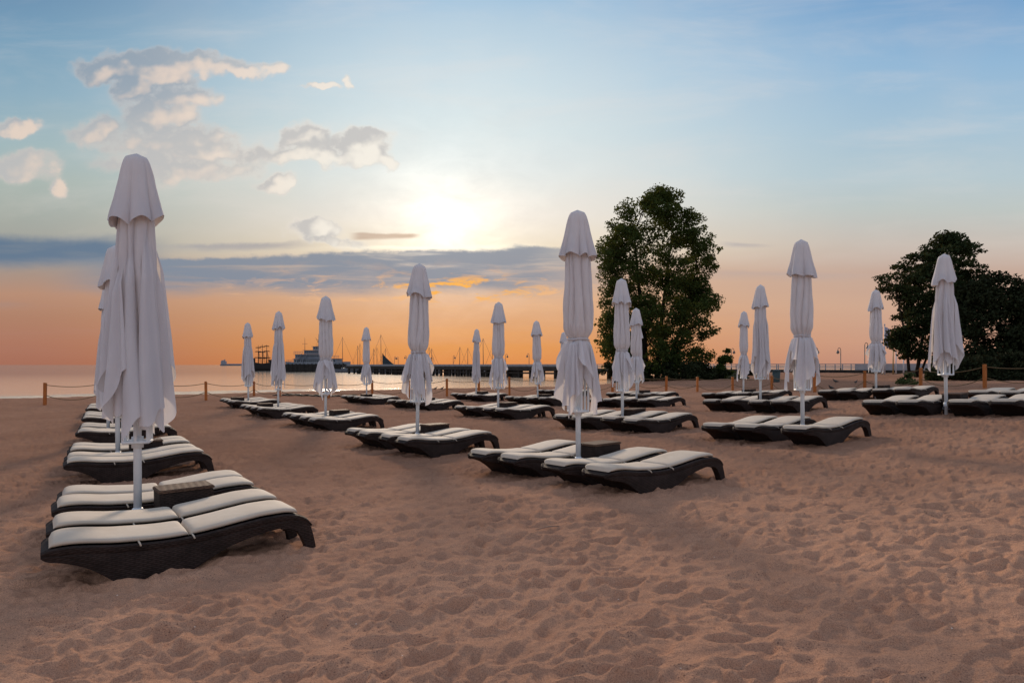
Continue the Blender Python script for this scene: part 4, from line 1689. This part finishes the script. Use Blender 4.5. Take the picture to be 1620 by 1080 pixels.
def cloud_noise(p, detail):
    return t.m('SUBTRACT', t.noise(t.v('MULTIPLY', p, (1, 1.25, 1)), 2.3, detail, .6), .5)


den = cloud_mass(pv)
gate = t.ss(den, .21, .46)
Dn = t.m('ADD', den, t.m('MULTIPLY', t.m('MULTIPLY', cloud_noise(pv, 12), 1.9), gate))
Dn = t.m('ADD', Dn, t.m('MULTIPLY', gate, .14))
tosun = t.v('NORMALIZE', t.v('SUBTRACT', (7.08, 3.9, 0), pv))
pv2 = t.v('ADD', pv, t.v('SCALE', tosun, .22))
La = t.m('ADD', den, t.m('MULTIPLY', t.m('MULTIPLY', cloud_noise(pv, 2), .55), gate))
Lb = t.m('ADD', cloud_mass(pv2), t.m('MULTIPLY', t.m('MULTIPLY', cloud_noise(pv2, 2), .55), gate))
msk = t.m('MULTIPLY', t.ss(Dn, .14, .74), gate)
lit = t.ss(t.m('SUBTRACT', La, Lb), -.06, .40)
thick = t.ss(Dn, .28, .8)
nearsun = t.ss(t.v('LENGTH', t.v('SUBTRACT', (7.08, 3.5, 0), pv)), 5.2, 1.6)
grey = t.mix(t.ss(px_, 190, 480), lin(112, 140, 164), lin(188, 190, 192))
grey = t.mix(t.ss(py_, 120, 240, 0, .8), grey, lin(190, 188, 186))
bright = t.mix(nearsun, lin(248, 218, 194), lin(255, 248, 234))
rimf = t.m('MULTIPLY', t.m('SUBTRACT', 1, thick), t.m('ADD', .35, t.m('MULTIPLY', nearsun, .6)))
cu = t.mix(t.m('MAXIMUM', t.m('MULTIPLY', lit, t.m('ADD', .80, t.m('MULTIPLY', nearsun, .2))), rimf), grey, bright)
base = t.mix(t.m('MULTIPLY', msk, .85), base, cu)
# soft veil round the cumulus
base = t.mix(t.m('MULTIPLY', t.m('MULTIPLY', gate, t.ss(Dn, .03, .5)), .22), base, lin(224, 214, 206))

# long stratus band across the sun's foot
pb = t.xyz(t.m('DIVIDE', px_, 260), t.m('DIVIDE', py_, 60))
nb = t.m('SUBTRACT', t.noise(pb, 1.3, 7, .6, .3), .5)
nb2 = t.m('SUBTRACT', t.noise(pv, 2.4, 6, .6), .5)


streak = t.ss(t.noise(t.xyz(t.m('DIVIDE', px_, 190), t.m('DIVIDE', py_, 16)), 1.0, 6, .6, .3), .48, .78, 0, .6)


def band(x0, x1, xf, yt0, yt1, yb0, yb1, wob, col0, col1, soft_t, soft_b, op=1.0, sw=1.0):
    u = t.m('DIVIDE', t.m('SUBTRACT', px_, x0), x1 - x0, clamp=True)
    yt = t.m('ADD', t.m('ADD', yt0, t.m('MULTIPLY', u, yt1 - yt0)), t.m('ADD', t.m('MULTIPLY', nb, wob), t.m('MULTIPLY', nb2, wob * .6)))
    yb = t.m('ADD', t.m('ADD', yb0, t.m('MULTIPLY', u, yb1 - yb0)), t.m('MULTIPLY', nb, wob * 1.3))
    m_ = t.m('MULTIPLY', t.ss(t.m('SUBTRACT', py_, yt), 0, soft_t), t.ss(t.m('SUBTRACT', yb, py_), 0, soft_b))
    m_ = t.m('MULTIPLY', m_, t.m('MULTIPLY', t.ss(px_, x0 - xf, x0 + xf), t.ss(px_, x1 + xf, x1 - xf)))
    m_ = t.m('MULTIPLY', m_, t.m('SUBTRACT', 1, t.m('MULTIPLY', streak, sw)))
    return t.m('MULTIPLY', m_, op), t.mix(u, col0, col1)


for args in (
        (-900, 225, 70, 356, 366, 440, 428, 20, lin(80, 108, 136), lin(104, 124, 146), 22, 24, .97, .3),
        (150, 930, 105, 406, 388, 476, 474, 30, lin(124, 138, 156), lin(144, 149, 160), 8, 30, .93),
        (270, 470, 50, 384, 378, 402, 398, 22, lin(150, 152, 162), lin(165, 160, 165), 8, 14, .7),
        (560, 660, 12, 366, 367, 383, 378, 8, lin(196, 170, 150), lin(206, 176, 150), 4, 6, .8),
        (1150, 1210, 22, 380, 384, 394, 394, 8, lin(168, 164, 170), lin(176, 168, 168), 5, 8, .55),
        (1130, 1360, 60, 424, 428, 446, 446, 14, lin(176, 164, 164), lin(186, 168, 162), 8, 14, .4),
        (-300, 40, 30, 472, 474, 494, 492, 12, lin(162, 138, 132), lin(168, 138, 126), 8, 14, .5)):
    m_, c_b = band(*args)
    base = t.mix(m_, base, c_b)
# white-hot rim on the band's top edge near the sun, and burning gaps under it
rim = t.m('MULTIPLY', gauss(t.m('SUBTRACT', py_, t.m('ADD', 393, t.m('MULTIPLY', nb, 26))), 3.0), gauss(t.m('SUBTRACT', px_, 690), 110))
base = t.mix(t.m('MULTIPLY', rim, .85), base, (1.3, 1.2, .95))
fire = t.xyz(t.m('DIVIDE', px_, 70), t.m('DIVIDE', py_, 17))
fn = t.ss(t.noise(fire, 1.2, 6, .62, .5), .50, .66)
fm = t.m('MULTIPLY', fn, t.m('MULTIPLY', gauss(t.m('SUBTRACT', py_, 457), 15), gauss(t.m('SUBTRACT', px_, 725), 105)))
base = t.mix(t.m('MULTIPLY', fm, 2.2, clamp=True), base, lin(255, 178, 40))
peach = t.m('MULTIPLY', t.m('MULTIPLY', fn, .5), t.m('MULTIPLY', gauss(t.m('SUBTRACT', py_, 455), 26), t.ss(px_, 250, 520)))
base = t.mix(t.m('MULTIPLY', peach, t.ss(px_, 1100, 900)), base, lin(250, 192, 140))

# the rest of the dome: clear low-sun sky with a bright even veil opposite the sun
sky = t.n('ShaderNodeTexSky')
sky.sky_type = 'NISHITA'
sky.sun_disc = False
sky.sun_elevation = SUN_EL
sky.sun_rotation = SUN_AZ
sky.dust_density = 2.0
VEIL = t.ramp(dz, [(0, (.38, .365, .40)), (.25, (.40, .41, .47)), (1, (.36, .41, .50))])
back = t.mix(1.0, t.v('SCALE', sky.outputs[0], .06), VEIL, 'ADD')
front = t.ss(dy, .12, .58)
colr = t.mix(front, back, base)
bg = t.n('ShaderNodeBackground')
t.put(bg.inputs[0], colr)
bg.inputs[1].default_value = 1.0
out = t.n('ShaderNodeOutputWorld')
w.node_tree.links.new(bg.outputs[0], out.inputs[0])

sun = bpy.data.lights.new('sun', 'SUN')
sun.energy = 3.0
sun.angle = math.radians(9)
sun.color = (1, .80, .60)
so = bpy.data.objects.new('sun', sun)
COL.objects.link(so)
dvec = Vector((math.sin(SUN_AZ) * math.cos(SUN_EL), math.cos(SUN_AZ) * math.cos(SUN_EL), math.sin(SUN_EL)))
so.rotation_euler = dvec.to_track_quat('Z', 'Y').to_euler()
so.location = (0, 20, 40)

# ------------------------------------------------------------------ camera
cam = bpy.data.cameras.new('camera')
cam.sensor_width = 36
cam.lens = 36 * F / 1620
cam.shift_y = 37 / 1620
cam.clip_start = .05
cam.clip_end = 60000
co = bpy.data.objects.new('camera', cam)
COL.objects.link(co)
co.location = (0, 0, 0)
co.rotation_euler = (math.radians(90), 0, 0)
S.camera = co
S.view_settings.view_transform = 'Standard'
S.view_settings.look = 'None'
S.view_settings.exposure = 0
S.view_settings.gamma = 1
S.cycles.max_bounces = 6
S.cycles.use_denoising = True
